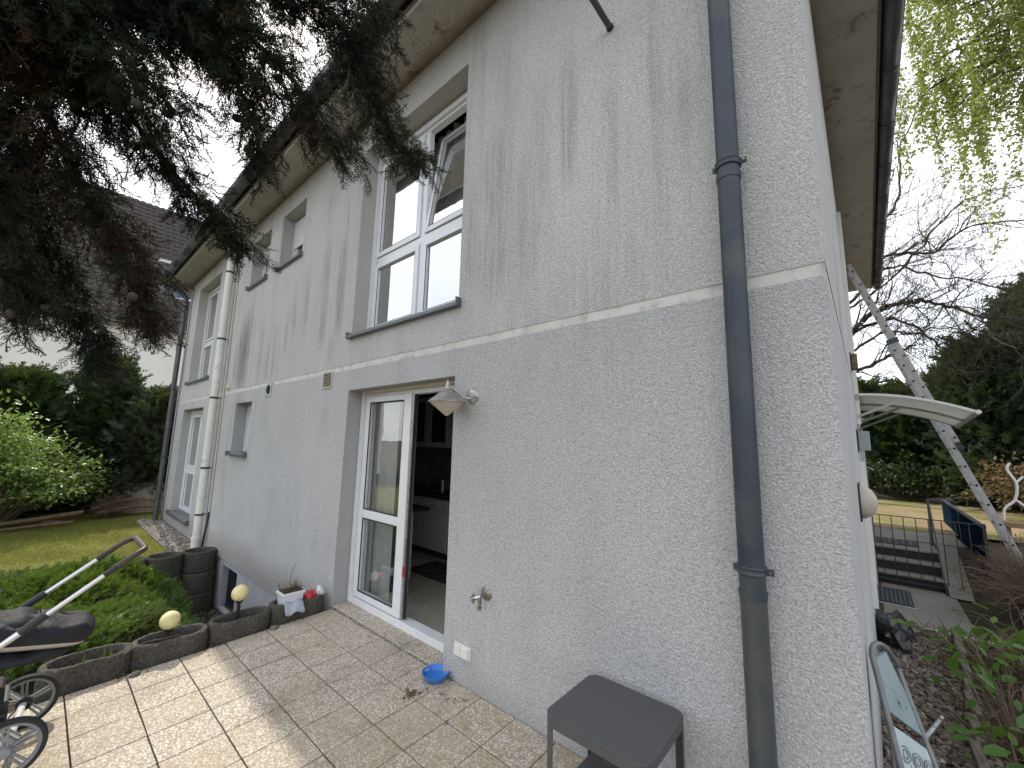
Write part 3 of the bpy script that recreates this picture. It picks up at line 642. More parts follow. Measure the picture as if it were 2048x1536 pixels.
mb = MB(); A, B, C_, D_ = (-13.0, -.52, ZS + .08), (.42, -.52, ZS + .08), (.42, 10.2, ZS + .08), (-13.0, 10.2, ZS + .08); R1, R2 = (-8.2, 4.85, 8.9), (-4.6, 4.85, 8.9)
mb.quad(A, B, R2, R1).quad(B, C_, R2).quad(C_, D_, R1, R2).quad(D_, A, R1); mb.build('roof', M['rooftile_own'], house)
# pale dried ivy tendrils stuck to the soffit
tend = MB()
for base in ([(-2.9, -.33), (-2.95, -.24), (-3.02, -.16), (-2.98, -.08)], [(-2.45, -.36), (-2.52, -.28), (-2.48, -.18), (-2.55, -.12), (-2.66, -.15), (-2.60, -.25), (-2.50, -.32)], [(-3.3, -.38), (-3.22, -.22), (-3.28, -.12), (-3.2, -.04)], [(-3.02, -.16), (-3.10, -.20), (-3.14, -.12), (-3.22, -.10), (-3.3, -.16)], [(-9.9, -.35), (-9.7, -.2), (-9.8, -.1)]):
    pts = []
    for i in range(len(base) - 1):
        for k in range(5):
            q = k / 5; pts.append((base[i][0] * (1 - q) + base[i + 1][0] * q + random.uniform(-.008, .008), base[i][1] * (1 - q) + base[i + 1][1] * q + random.uniform(-.008, .008), ZS - .001))
    tend.tube(pts, .0028, 4)
tend.build('ivy_tendrils', M['fascia'], house)['kind'] = 'stuff'

# ---- drain pipes
def drainpipe(name, label, mat, x, y, r, z0, z1, joints, clamps, bend=None, boltside=1, mats=None, group=None):
    p = thing(name, label, 'downpipe', (x, y, z0))
    zs = [z0] + joints + [z1]
    for i in range(len(zs) - 1):
        rr = r * (1.0 if i % 2 == 0 or not mats else 1.0)
        MB().lathe([(rr, 0), (rr, zs[i + 1] - zs[i] - .0)], (x, y, zs[i]), 28).build('pipe_section', mats[i] if mats else mat, p, smooth=True)
        if i: MB().lathe([(r, -.03), (r + .003, -.03), (r + .0045, -.004), (r + .0045, .0), (r, .001)], (x, y, zs[i]), 28).build('socket_joint', mat, p, smooth=True)
    for z in clamps:
        c = MB().lathe([(r + .001, -.017), (r + .006, -.017), (r + .008, -.012), (r + .005, -.008), (r + .005, .008), (r + .008, .012), (r + .006, .017), (r + .001, .017)], (x, y, z), 28).build('pipe_clamp', M['zinc'], p, smooth=True)
        MB().box(x + boltside * (r + .004), x + boltside * (r + .032), y - .004, y + .004, z - .014, z + .014).box(x - boltside * (r + .02), x - boltside * (r + .004), y - .004, y + .004, z - .014, z + .014).build('clamp_lug', M['zinc'], c, bevel=.002)
        MB().tube([(x + boltside * (r + .02), y - .012, z), (x + boltside * (r + .02), y + .012, z)], .005, 8).build('bolt', M['brass'], c)
        MB().tube([(x, y + r, z), (x, -.0 if y < 0 else y, z)], .005, 8).build('wall_pin', M['zinc'], c)
    if bend: MB().tube(bend, r, 20).build('swan_neck', mat, p, smooth=True)
    return p
def smooth_path(pts, n=6):
    P = [Vector(p) for p in pts]; out = []
    for i in range(len(P) - 1):
        p0, p1, p2, p3 = P[max(i - 1, 0)], P[i], P[i + 1], P[min(i + 2, len(P) - 1)]
        for k in range(n):
            t = k / n; out.append(.5 * ((2 * p1) + (p2 - p0) * t + (2 * p0 - 5 * p1 + 4 * p2 - p3) * t * t + (3 * p1 - p0 - 3 * p2 + p3) * t ** 3))
    out.append(P[-1]); return out
drainpipe('downpipe', 'thick dark zinc downpipe in front of the right end of the wall', M['zinc'], -.408, -.085, .050, -.03, 4.75, [1.07, 2.97], [1.155, 3.02],
          smooth_path([(-.408, -.085, 4.75), (-.408, -.11, 4.9), (-.408, -.3, 5.15), (-.408, -.50, 5.32), (-.408, -.565, 5.45)]), mats=[M['zinc_low'], M['zinc'], M['zinc']])
drainpipe('downpipe', 'dark zinc downpipe with a swan neck at the far left corner', M['zinc_dark'], -12.60, -.12, .052, -.33, 4.95, [2.1], [.2, 1.15, 2.75, 4.85],
          smooth_path([(-12.60, -.12, 4.95), (-12.60, -.13, 5.06), (-12.60, -.24, 5.2), (-12.60, -.42, 5.28), (-12.60, -.54, 5.36), (-12.60, -.565, 5.5)]))
drainpipe('downpipe', 'cream glazed downpipe between the left windows', M['whitepipe'], -8.93, -.11, .064, -.12, 5.12, [.62, 1.45, 2.15, 2.95, 3.7, 4.55], [.3, 1.1, 2.35, 3.45, 4.75],
          smooth_path([(-8.93, -.11, 5.12), (-8.93, -.12, 5.2), (-8.9, -.22, 5.35), (-8.9, -.25, 5.42)]))
p = thing('pipe_collar', 'cream ground socket under the cream downpipe', 'pipe socket', (-8.93, -.11, -.33)); MB().lathe([(.070, 0), (.070, .2), (.078, .205), (.078, .25), (.06, .255)], (-8.93, -.11, -.33), 24).build('socket', M['whitepipe'], p, smooth=True)
p = thing('cable_conduit', 'thin beige conduit running up the wall beside the cream downpipe', 'conduit', (-8.76, -.02, -.2)); MB().tube([(-8.76, -.016, .35), (-8.76, -.016, 5.4)], .014, 8).build('tube', M['cream'], p, smooth=True)
MB().tube([(-8.76, -.016, .35), (-8.74, -.03, .1), (-8.80, -.06, -.3)], .017, 8).build('black_sleeve', M['black_plastic'], p, smooth=True)
for x in (-12.45,):
    p = thing('lightning_rod_cable', 'thin vertical wire clipped to the wall beside the left corner downpipe', 'cable', (x, -.02, -.3)); MB().tube([(x, -.02, -.3), (x, -.02, 5.3)], .006, 6).build('wire', M['zinc'], p)
p = thing('projecting_tube', 'short grey metal tube sticking out of the upper wall', 'tube', (-1.06, 0, 4.36)); MB().tube([(-1.06, -.012, 4.36), (-1.06, -.75, 4.36)], .019, 16).build('tube', M['zinc_low'], p, smooth=True); MB().tube([(-1.06, -.0, 4.36), (-1.06, -.016, 4.36)], .024, 16).build('base_ring', M['black_plastic'], p, smooth=True)

# ---- small fixtures on the wall
v = thing('vent_grille', 'square cream louvred vent grille on the wall left of the terrace door', 'vent', (-4.68, 0, 2.33))
MB().box(-4.80, -4.565, -.012, .0, 2.235, 2.25).box(-4.80, -4.565, -.012, 0, 2.415, 2.43).box(-4.80, -4.785, -.012, 0, 2.25, 2.415).box(-4.58, -4.565, -.012, 0, 2.25, 2.415).build('frame', M['cream'], v, bevel=.002); MB().box(-4.785, -4.58, -.0015, 0, 2.25, 2.415).build('backing', M['hole'], v)
for i in range(7): MB().bar((-4.785, -.007, 2.262 + i * .0235), (-4.58, -.007, 2.262 + i * .0235), .012, .004, (0, 1, 1)).build('slat', M['cream'], v)
v = thing('round_vent', 'small square plate with a round dark hole, left of the louvred vent', 'vent', (-6.54, 0, 2.35))
MB().box(-6.64, -6.44, -.01, 0, 2.25, 2.45).build('plate', M['plinth'], v, bevel=.003); MB().lathe([(0, .0), (.055, .0), (.062, .008), (.068, .0)], (-6.54, -.0105, 2.35), 24, (0, -1, 0)).build('hole', M['hole'], v)
v = thing('light_sensor', 'tiny cream knob on the pale band beside the cream downpipe', 'sensor', (-8.50, 0, 2.52)); MB().lathe([(0, .06), (.03, .055), (.04, .03), (.04, .0)], (-8.50, 0, 2.52), 16, (0, -1, 0)).build('cap', M['cream'], v, smooth=True); MB().box(-8.55, -8.45, -.01, 0, 2.47, 2.57).build('base', M['cream'], v)
v = thing('wall_lamp', 'cone shaped weathered metal lamp hanging out over the terrace door corner', 'lamp', (-2.24, 0, 2.0))
MB().lathe([(0, .03), (.03, .03), (.05, .022), (.062, .0)], (-2.235, 0, 2.005), 28, (0, -1, 0)).build('wall_plate', M['galv'], v, smooth=True)
lc = Vector((-2.355, -.15, 1.955))
MB().tube(smooth_path([(-2.235, -.02, 1.985), (-2.27, -.06, 1.992), (-2.32, -.11, 2.045), (-2.345, -.14, 2.065)]), .011, 10).build('arm', M['galv'], v, smooth=True)
MB().lathe([(.136, -.010), (.143, -.005), (.143, -.001), (.022, .098), (.022, .106), (.018, .112), (.010, .150), (.0, .178)], lc, 40).build('lamp_shade', M['galv'], v, smooth=True)
MB().lathe([(.130, -.006), (.016, -.100), (.008, -.106), (0, -.107)], lc, 40).build('lamp_glass', M['lampglass'], v, smooth=True)
v = thing('garden_tap', 'worn brass garden tap with a round wall rose', 'tap', (-2.03, 0, .64))
MB().lathe([(0, .02), (.018, .02), (.025, .014), (.044, .006), (.048, .0)], (-2.03, 0, .645), 28, (0, -1, 0)).build('wall_rose', M['brass'], v, smooth=True)
MB().tube([(-2.03, -.01, .645), (-2.035, -.065, .638)], .010, 12).tube([(-2.035, -.055, .65), (-2.035, -.062, .618), (-2.035, -.062, .575)], [.014, .015, .011], 14).tube([(-2.035, -.062, .572), (-2.035, -.062, .555)], .014, 8).build('spout', M['brass'], v, smooth=True)
MB().tube([(-2.035, -.062, .638), (-2.06, -.095, .63)], .013, 12).tube([(-2.035, -.062, .645), (-2.035, -.062, .672)], [.010, .008], 10).tube([(-2.035, -.062, .672), (-2.035, -.062, .682)], .014, 12).build('valve_body', M['alu'], v, smooth=True)
MB().tube([(-2.062, -.096, .655), (-2.062, -.096, .600)], .009, 8).tube([(-2.085, -.085, .628), (-2.04, -.107, .628)], .009, 8).tube([(-2.055, -.09, .63), (-2.075, -.112, .627)], .012, 8).build('handle', M['brass'], v, smooth=True)
v = thing('double_socket', 'white double power socket low on the wall beside the terrace door', 'power socket', (-2.24, 0, .22))
MB().box(-2.318, -2.158, -.020, 0, .180, .259).build('frame', M['socket'], v, bevel=.003)
for x in (-2.306, -2.235): MB().box(x, x + .066, -.034, -.0203, .187, .252).build('cover_flap', M['socket'], v, bevel=.004)

# ================================================================== THE GROUND
def sstep(a, b, x): t = np.clip((x - a) / (b - a), 0, 1); return t * t * (3 - 2 * t)
def gh(x, y):
    x = np.asarray(x, float); y = np.asarray(y, float)
    z = np.full(np.broadcast(x, y).shape, -.345)
    slope = -1.02 + .84 * sstep(-7.4, -4.5, x)                     # hollow beside the terrace
    jun = -.42 + .22 * sstep(-7.6, -4.6, x)
    pit = slope + (jun - slope) * sstep(-1.0, -1.7, y)
    inpit = (x > -8.15) & (x < -4.4) & (y > -4.6)
    z = np.where(inpit, pit, z)
    z = np.where((x >= -4.4) & (x < .02) & (y < .3), -.09, z)
    right = x >= .02
    zr = -.32 - .045 * sstep(2, 4.6, y) + .46 * sstep(7.0, 7.5, y)
    zr = np.where(x > .9, np.maximum(zr, -.32 + .42 * sstep(.9, 2.2, x)), zr)
    z = np.where(right, zr, z)
    z = np.where((x < .02) & (y > 9.8), .12, z)
    z = np.where((x < -14.5), -.345 , z)
    return z
gx = np.concatenate([[-700, -300, -120, -60, -40], np.arange(-30, -14, 1.0), np.arange(-14, -8.1, .5), [-8.16, -8.14], np.arange(-7.8, -4.45, .2), [-4.42, -4.39, 0.0, .03], np.arange(.15, 3, .15), np.arange(3, 12, .75), [16, 30, 60, 120, 300, 700]])
gy = np.concatenate([[-700, -300, -100, -50, -25, -15, -10, -7, -4.61, -4.59], np.arange(-4.4, .2, .2), [.29, .31], np.arange(.5, 9.7, .25), [9.79, 9.81], np.arange(10, 26, 1.0), [30, 40, 60, 120, 300, 700]])
X, Y = np.meshgrid(gx, gy); Z = gh(X, Y) 
mb = MB(); nx = len(gx)
mb.v = [Vector((a, b, c)) for a, b, c in zip(X.ravel(), Y.ravel(), Z.ravel())]
for j in range(len(gy) - 1):
    for i in range(nx - 1):
        k = j * nx + i; mb.f.append((k, k + 1, k + nx + 1, k + nx))
g = mb.build('ground', M['earth'], smooth=True); g['kind'] = 'structure'
# lawn with short blades
mb = MB().quad((-16.2, -9, -.338), (-8.32, -9, -.338), (-8.32, -.42, -.338), (-13.1, -.42, -.338), (-13.4, 3, -.338), (-16.2, 3, -.338)); g = mb.build('lawn', M['lawn']); g['kind'] = 'structure'
def blades(name, xr, yr, n, h, zf, label, mask=None, mat='f_grass'):
    x = RNG.uniform(*xr, n); y = RNG.uniform(*yr, n)
    if mask is not None: k = mask(x, y); x, y = x[k], y[k]
    n = len(x); P_ = np.stack([x, y, zf(x, y)], 1); d = np.array([0, 0, 1.]) + RNG.normal(size=(n, 3)) * .45; d[:, 2] = abs(d[:, 2])
    nm = NM(); scatter(nm, np.array([(-.10, 0, 0), (.10, 0, 0), (.03, .1, .65), (.02, .3, 1.)]), np.array([(0, 1, 2), (0, 2, 3)]), P_, frames(d, RNG), h * RNG.uniform(.5, 1.3, n))
    o = nm.build(name, M[mat], None, 'stuff'); return tag(o, label, 'grass')
patch = lambda x, y: (np.sin(x * 1.7 + y * 2.3) + np.sin(x * 4.1 - y * 3.3) + RNG.normal(size=len(x)) * .8) > -1.3
blades('grass', (-13.5, -8.35), (-4.5, -.42), 60000, .035, lambda x, y: np.full(len(x), -.34), 'short yellow green lawn grass beside the far part of the house', patch)
p = thing('lawn_edging', 'low pale edging strip between the lawn and the pebbles by the wall', 'edging', (-10.6, -.38, -.345)); 
for i in range(5): MB().box(-12.9 + i * .92, -11.99 + i * .92, -.415, -.385, -.40, -.315).build('edging_stone', M['stone_edge'], p, bevel=.006)

# drainage pebbles along the wall, in the hollow and right of the house
n = 5200; x = RNG.uniform(-12.9, -8.15, n); y = RNG.uniform(-.38, .0, n); tag(pebbles('pebbles', M['pebble'], np.stack([x, y, -.335 + RNG.uniform(0, .035, n)], 1), .024, RNG), 'strip of grey river pebbles between the lawn and the wall', 'pebbles')
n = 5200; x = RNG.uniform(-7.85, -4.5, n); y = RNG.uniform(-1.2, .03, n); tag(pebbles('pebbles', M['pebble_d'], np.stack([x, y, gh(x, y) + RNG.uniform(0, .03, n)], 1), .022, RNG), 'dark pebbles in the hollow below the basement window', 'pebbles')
n = 11000; x = RNG.uniform(-.07, .52, n); y = RNG.uniform(.1, 4.8, n); tag(pebbles('pebbles', M['pebble_r'], np.stack([x, y, gh(np.maximum(x, .03), y) + RNG.uniform(0, .035, n)], 1), .019, RNG), 'strip of brownish pebbles along the right side of the house', 'pebbles')

# ---- terrace of paving slabs
pt = MB().box(-4.14, .02, -3.9, -.004, -.11, -.022)
pt.xf(lambda v: (v.x, v.y, v.z + .0268 * v.y - .006)); pt = pt.build('terrace', M['sand']); pt['kind'] = 'structure'
def slab_mesh(w_, d_, h_, name):
    me = MB().box(-w_ / 2, w_ / 2, -d_ / 2, d_ / 2, -h_, 0).build(name, M['slab'], pt, bevel=.0035, seg=2); return me
slab0 = None; px, py = .2977, .300
for i in range(-1, 14):
    for j in range(13):
        x = -3.838 + px * (i + .5); y = -.002 - py * (j + .5); 
        if x > .02: continue
        z = .0268 * y - .004 + random.uniform(-.0015, .0015)
        if slab0 is None: ob = slab0 = slab_mesh(px - .0075, py - .0075, .038, 'paving_slab')
        else: ob = slab0.copy(); link(ob, pt)
        ob.location = (x, y, z); ob.rotation_euler = (math.atan(.0268) + random.uniform(-.003, .003), random.uniform(-.003, .003), random.uniform(-.006, .006))
th = MB().box(-4.165, -2.455, .0, .19, -.06, -.02).build('door_threshold', M['sand']); th['kind'] = 'structure'
ts = None
for i in range(6):
    xa = -4.165 + i * .2977; wd = min(.293, -2.455 - xa)
    ob = MB().box(xa + .002, xa + wd, .004, .187, -.02, .014).build('threshold_slab', M['slab'], th, bevel=.003)
# moss and crumbs in the joints, twigs and a dried weed
def litter(name, pts, mat, s, label, cat):
    nm = NM(); pts = np.array(pts); scatter(nm, LEAF_V * np.array([.5, 1, 1]), LEAF_F, pts, frames(RNG.normal(size=(len(pts), 3)) * np.array([1, 1, .25]) + [0, 0, .15], RNG), s * RNG.uniform(.5, 1.3, len(pts)))
    return tag(nm.build(name, M[mat], None, 'stuff'), label, cat)
P_ = []
for k in range(420):
    if random.random() < .6: x = random.uniform(-4.1, -2.3); y = random.gauss(-.006, .006)
    else: x = random.uniform(-4.16, -4.10) ; y = random.uniform(-2.2, -.05)
    P_.append((x, y, .0268 * y + .001))
litter('moss', P_, 'f_juni', .018, 'tufts of moss and crumbs along the terrace joints', 'moss')
P_ = [(random.gauss(-4.12, .04), random.uniform(-1.05, -.9) if random.random() < .5 else random.uniform(-1.6, -1.35), -.035) for k in range(60)]
litter('dry_leaves', P_, 'f_brown', .035, 'dry brown leaves caught between the kidney shaped planters', 'leaves')
P_ = [(random.gauss(-2.42, .03), random.gauss(-.30, .02), .0) for k in range(26)]
litter('joint_weed', P_, 'f_brown', .04, 'small dried weed growing from the slab joint by the blue bowl', 'weed')
for i, (x, y, a) in enumerate(((-2.28, -.17, .3), (-2.2, -.19, 1.2), (-2.15, -.16, 1.7), (-2.12, -.11, .1), (-2.02, -.33, 1.9), (-2.36, -.2, 2.6), (-3.33, -.09, 1.6))):
    t_ = MB().tube(smooth_path([(x, y, .0268 * y + .004), (x + .02 * math.cos(a), y + .02 * math.sin(a), .0268 * y + .007), (x + .04 * math.cos(a + .3), y + .04 * math.sin(a + .3), .0268 * y + .004)], 3), .003, 5).build('twig', M['twig'])
    tag(t_, ['short dark twig just below the blue bowl', 'dark twig right of the bowl, left one of a close pair', 'dark twig right of the bowl, right one of a close pair', 'small twig nearest the wall right of the bowl', 'single dark twig on the stained slab nearer the stool', 'twig touching the left edge of the blue bowl', 'twig stub on the slabs in front of the door leaf'][i], 'twig', 'twigs lying on the slabs')

# ---- kidney shaped planters along the edge of the terrace
def kidney(cx, cy, L, W, h, z0, rot, label, fill='soil'):
    p = thing('kidney_planter', label, 'planter', (cx, cy, z0), 'kidney shaped concrete planters along the terrace edge')
    n = 72; mb = MB(); R = rotz(rot); rnd = random.Random(int(cx * 100 + cy * 77))
    def prof(an, off):
        y = (L / 2 - off) * math.cos(an); s_ = math.sin(an); c = math.cos(an)
        x = (W / 2 - off) * math.copysign(abs(s_) ** .75, s_) * (1 - .20 * math.exp(-(c / .35) ** 2) * (1 if s_ > 0 else .35)); return x, y
    rings = [(0, 0), (0, h * .35), (0, h * .7), (.002, h - .012), (.012, h), (.036, h + .002), (.046, h - .012), (.05, h * .6), (.055, h * .35)]
    for off, z in rings:
        for k in range(n):
            an = 2 * PI * k / n; x, y = prof(an, off); v = R @ Vector((x, y, 0)); j = .0045
            mb.v.append(Vector((cx + v.x + rnd.uniform(-j, j), cy + v.y + rnd.uniform(-j, j), z0 + z + rnd.uniform(-j, j) * .8)))
    for i in range(len(rings) - 1):
        for k in range(n): a = i * n + k; b = i * n + (k + 1) % n; mb.f.append((a, b, b + n, a + n))
    mb.build('shell', M['planter'], p, smooth=True)
    mb = MB(); pts = []
    for k in range(n): x, y = prof(2 * PI * k / n, .05); v = R @ Vector((x, y, 0)); pts.append((cx + v.x, cy + v.y))
    b = MB(); b.v = [Vector((cx, cy, z0 + h * .48))] + [Vector((x, y, z0 + h * .42 + rnd.uniform(-.006, .01))) for x, y in pts]; b.f = [(0, 1 + k, 1 + (k + 1) % n) for k in range(n)]; b.build('soil', M[fill], p, smooth=True)
    return p
K = [(-4.29, -1.70, .47, .30, .20, -.10, .0, 'kidney planter with a few green weeds, nearest the stroller'), (-4.285, -1.24, .48, .30, .19, -.09, -.03, 'kidney planter with a yellow globe light, second from the stroller'),
     (-4.285, -.765, .47, .29, .185, -.075, .02, 'kidney planter with a yellow globe light, below the basement window'), (-4.29, -.285, .50, .28, .19, -.06, 0, 'kidney planter nearest the house, holding a white pot and red foil')]
for a in K: kidney(*a)
def globe(cx, cy, z0, zc, label):
    p = thing('globe_light', label, 'garden light', (cx, cy, z0), 'globe garden lights in the planters')
    MB().tube([(cx, cy, z0), (cx + .004, cy, zc - .075)], .014, 12).lathe([(.014, 0), (.028, .012), (.034, .03), (.030, .034)], (cx + .004, cy, zc - .085), 16).build('spike', M['black_plastic'], p, smooth=True)
    MB().lathe([(0, -.06)] + [(.0665 * math.cos(a), .0665 * math.sin(a)) for a in np.linspace(-1.2, 1.2, 14)] + [(.012, .0665), (0, .067)], (cx + .004, cy, zc), 28).build('globe', M['globe'], p, smooth=True)
globe(-4.28, -1.262, -.03, .213, 'yellowed globe light in the planter nearer the stroller'); globe(-4.28, -.79, -.02, .300, 'yellowed globe light in the planter nearer the house')
tw = MB().tube(smooth_path([(-4.17, -1.53, .09), (-4.19, -1.42, .125), (-4.20, -1.30, .115), (-4.21, -1.2, .11)], 4), .0035, 6).build('dry_stalk', M['twig']); tag(tw, 'long pale dry stalk lying across two planter rims', 'stalk')
nm = NM(); n = 60; P_ = np.stack([RNG.normal(-4.28, .05, n), RNG.normal(-1.66, .07, n), np.full(n, -.02)], 1); scatter(nm, np.array([(-.05, 0, 0), (.05, 0, 0), (.02, .1, .6), (0, .3, 1.)]), np.array([(0, 1, 2), (0, 2, 3)]), P_, frames(RNG.normal(size=(n, 3)) * .3 + [0, 0, 1], RNG), RNG.uniform(.05, .14, n)); tag(nm.build('planter_weeds', M['f_juni'], None, 'stuff'), 'thin green weeds in the planter nearest the stroller', 'weeds')
p = thing('flower_pot', 'white rectangular pot with a withered plant, standing in the planter by the wall', 'pot', (-4.27, -.38, .05))
mb = MB().box(-4.345, -4.185, -.46, -.27, .03, .205); mb.xf(lambda v: (-4.265 + (v.x + 4.265) * (1 if v.z > .1 else .78), -.365 + (v.y + .365) * (1 if v.z > .1 else .8), v.z)); mb.build('pot_body', M['white_pot'], p, bevel=.012, seg=3)
MB().box(-4.352, -4.178, -.467, -.263, .195, .222).build('pot_rim', M['white_pot'], p, bevel=.008, seg=3); MB().box(-4.337, -4.193, -.452, -.278, .2225, .229).build('soil', M['soil'], p, bevel=.004)
nm = NM(); n = 90; P_ = np.stack([RNG.uniform(-4.335, -4.195, n), RNG.uniform(-.45, -.28, n), np.full(n, .225)], 1); scatter(nm, np.array([(-.03, 0, 0), (.03, 0, 0), (.02, .1, .6), (0, .2, 1.)]), np.array([(0, 1, 2), (0, 2, 3)]), P_, frames(RNG.normal(size=(n, 3)) * .4 + [0, 0, 1], RNG), RNG.uniform(.03, .11, n)); nm.build('withered_tuft', M['f_brown'], p, 'stuff')
MB().tube(smooth_path([(-4.27, -.37, .22), (-4.272, -.375, .33), (-4.268, -.365, .41), (-4.262, -.34, .47)]), .0022, 5).build('stem', M['twig'], p)
def crumple(name, label, cat, cx, cy, cz, sx, sy, sz, mat, seed):
    bm = bmesh.new(); bmesh.ops.create_icosphere(bm, subdivisions=3, radius=1); rnd = random.Random(seed); ph = [Vector((rnd.uniform(-5, 5), rnd.uniform(-5, 5), rnd.uniform(-5, 5))) for _ in range(4)]
    for v in bm.verts:
        c = v.co.copy(); f = 1 + .22 * math.sin(c.dot(ph[0])) + .16 * abs(math.sin(c.dot(ph[1]) * 1.7)) + .10 * math.sin(c.dot(ph[2]) * 3); v.co = Vector((c.x * sx * f, c.y * sy * f, max(c.z, -.5) * sz * f))
    me = bpy.data.meshes.new(name); bm.to_mesh(me); bm.free(); me.materials.append(M[mat]); me.shade_smooth() if mat != 'bag' else None; ob = bpy.data.objects.new(name, me); link(ob); ob.location = (cx, cy, cz); ORG[ob.name] = Vector((cx, cy, cz)); return tag(ob, label, cat)
fb = crumple('foil_bag', 'crumpled red foil bag in the planter beside the white pot', 'bag', -4.25, -.19, .13, .065, .075, .045, 'redbag', 3)
crumple('plastic_tub', 'crumpled white plastic cup on the red foil in the last planter', 'cup', -4.24, -.10, .155, .045, .035, .045, 'white_pot', 5)
cl = MB(); n = 10
for i in range(n):
    for j in range(6):
        def F(i, j): u_ = i / n; v_ = j / 6; x = -4.20 + .11 * v_; y = -.46 + .17 * u_; return (x, y, .148 - .09 * max(0, v_ - .45) ** 1.0 * 1.6 + .012 * math.sin(u_ * 9 + v_ * 3))
        cl.quad(F(i, j), F(i + 1, j), F(i + 1, j + 1), F(i, j + 1))
tag(cl.build('cloth_rag', M['cloth'], smooth=True, solid=.006), 'pale grey rag hanging over the rim of the planter by the wall', 'rag')
crumple('field_stone', 'mossy stone at the foot of the planters below the pot', 'stone', -4.10, -.545, -.03, .035, .035, .035, 'stone_edge', 8); crumple('field_stone', 'mossy stone between the planter with weeds and the next one', 'stone', -4.08, -1.47, -.055, .035, .04, .035, 'stone_edge', 9)

# ---- retaining wall of ring planters, three courses
tiers = {0: 'bottom', 1: 'middle', 2: 'top'}; cols = ['first column from the house wall', 'second column from the house wall', 'third column from the house wall', 'fourth column from the house wall', 'fifth column from the house wall']
for lv in range(3):
    for k in range(5):
        cy = -.215 - .43 * k + (.0 if lv % 2 == 0 else .0); cx = -8.125 + .03 * (1 - lv) + random.uniform(-.01, .01); z0 = -1.03 + .302 * lv; h = .292
        p = thing('ring_planter', f'dark round concrete ring planter, {tiers[lv]} course, {cols[k]}', 'planter', (cx, cy, z0), 'stacked ring planters of the retaining wall')
        rr = .222; nn = 36; mb = MB(); rings = [(rr, 0), (rr, h - .03), (rr - .004, h - .008), (rr - .016, h), (rr - .034, h), (rr - .044, h - .015), (rr - .05, h * .5)]
        for r, z in rings:
            for q in range(nn):
                an = 2 * PI * q / nn; r2 = r * (1 - .006 * (q % 3 == 0)) ; x_ = cx + r2 * math.cos(an) * .98; y_ = cy + r2 * math.sin(an); y_ = max(min(y_, cy + .2135), cy - .2135); mb.v.append(Vector((x_ + random.uniform(-.0025, .0025), y_, z0 + z + random.uniform(-.003, .003))))
        for i in range(len(rings) - 1):
            for q in range(nn): a = i * nn + q; b = i * nn + (q + 1) % nn; mb.f.append((a, b, b + nn, a + nn))
        mb.build('ring', M['ring'], p, smooth=True)
        s2 = MB().lathe([(0, 0), (rr - .05, 0)], (cx, cy, z0 + h * (.62 if lv == 2 else .9)), 24).build('soil', M['soil'], p)

# ---- blue bowl, stool, step stool
bc = Vector((-2.435, -.075, -.004)); p = thing('blue_bowl', 'shallow blue plastic bowl with a jagged rim at the corner of the doorway', 'bowl', bc)
mb = MB(); n = 56; 
def bp(r, z, k): an = 2 * PI * k / n; return bc + Vector((r * math.cos(an), r * math.sin(an), z))
prof = [(0, .004), (.062, .004), (.078, .012), (.089, .032), (.095, .045)]
mb.v = []; 
for r, z in prof + [(.096, .053), (.091, .050), (.085, .035), (.076, .015), (.06, .0085), (0, .0085)]:
    for k in range(n):
        zz = z + (.016 * (1 if (k % 4) in (1, 2) else -.2) * .6 if z > .055 else 0); mb.v.append(bp(r, zz, k))
for i in range(len(prof) + 5):
    for k in range(n): a = i * n + k; b = i * n + (k + 1) % n; mb.f.append((a, b, b + n, a + n))
mb.build('bowl_shell', M['blue'], p, smooth=True)
for a in (3.3, .5):
    v0 = bc + Vector((.0835 * math.cos(a), .0835 * math.sin(a), .032)); tdir = Vector((-math.sin(a), math.cos(a), 0)); MB().bar(v0 - tdir * .02, v0 + tdir * .02, .002, .016).build('bottle_slot', M['bluelite'], p)

def rounded(x0, x1, y0, y1, r, n=6):
    out = []
    for cx, cy, a0 in ((x1 - r, y1 - r, 0), (x0 + r, y1 - r, PI / 2), (x0 + r, y0 + r, PI), (x1 - r, y0 + r, 1.5 * PI)):
        for k in range(n + 1): a = a0 + PI / 2 * k / n; out.append((cx + r * math.cos(a), cy + r * math.sin(a)))
    return out
zt = .475; sx0, sx1, sy0, sy1 = -1.185, -.705, -.505, -.062
p = thing('side_stool', 'anthracite metal side table with rounded top and a lower shelf', 'side table', (-.95, -.27, 0))
MB().prism(rounded(sx0, sx1, sy0, sy1, .055, 8), zt - .006, zt).build('table_top', M['stoolm'], p, bevel=.002)
ro = rounded(sx0 + .001, sx1 - .001, sy0 + .001, sy1 - .001, .054, 8); ri = rounded(sx0 + .005, sx1 - .005, sy0 + .005, sy1 - .005, .05, 8); mb = MB(); n = len(ro)
mb.v = [Vector((x, y, z)) for pts_, z in ((ro, zt - .0065), (ro, zt - .042), (ri, zt - .042), (ri, zt - .0065)) for x, y in pts_]
for i in range(3):
    for k in range(n): a = i * n + k; b = i * n + (k + 1) % n; mb.f.append((a, b, b + n, a + n))
mb.build('apron', M['stoolm'], p, smooth=True)
for cx, cy, ax_, ay in ((sx0, sy0, 1, 1), (sx1, sy0, -1, 1), (sx0, sy1, 1, -1), (sx1, sy1, -1, -1)):
    z0 = .0268 * cy - .004
    arc = [(cx + ax_ * (.055 - .054 * math.cos(a)), cy + ay * (.055 - .054 * math.sin(a))) for a in np.linspace(0, PI / 2, 7)]; arc2 = [(cx + ax_ * (.055 - .050 * math.cos(a)), cy + ay * (.055 - .050 * math.sin(a))) for a in np.linspace(0, PI / 2, 7)]
    MB().prism(arc + arc2[::-1], z0, zt - .0425).build('leg', M['stoolm'], p, smooth=True)
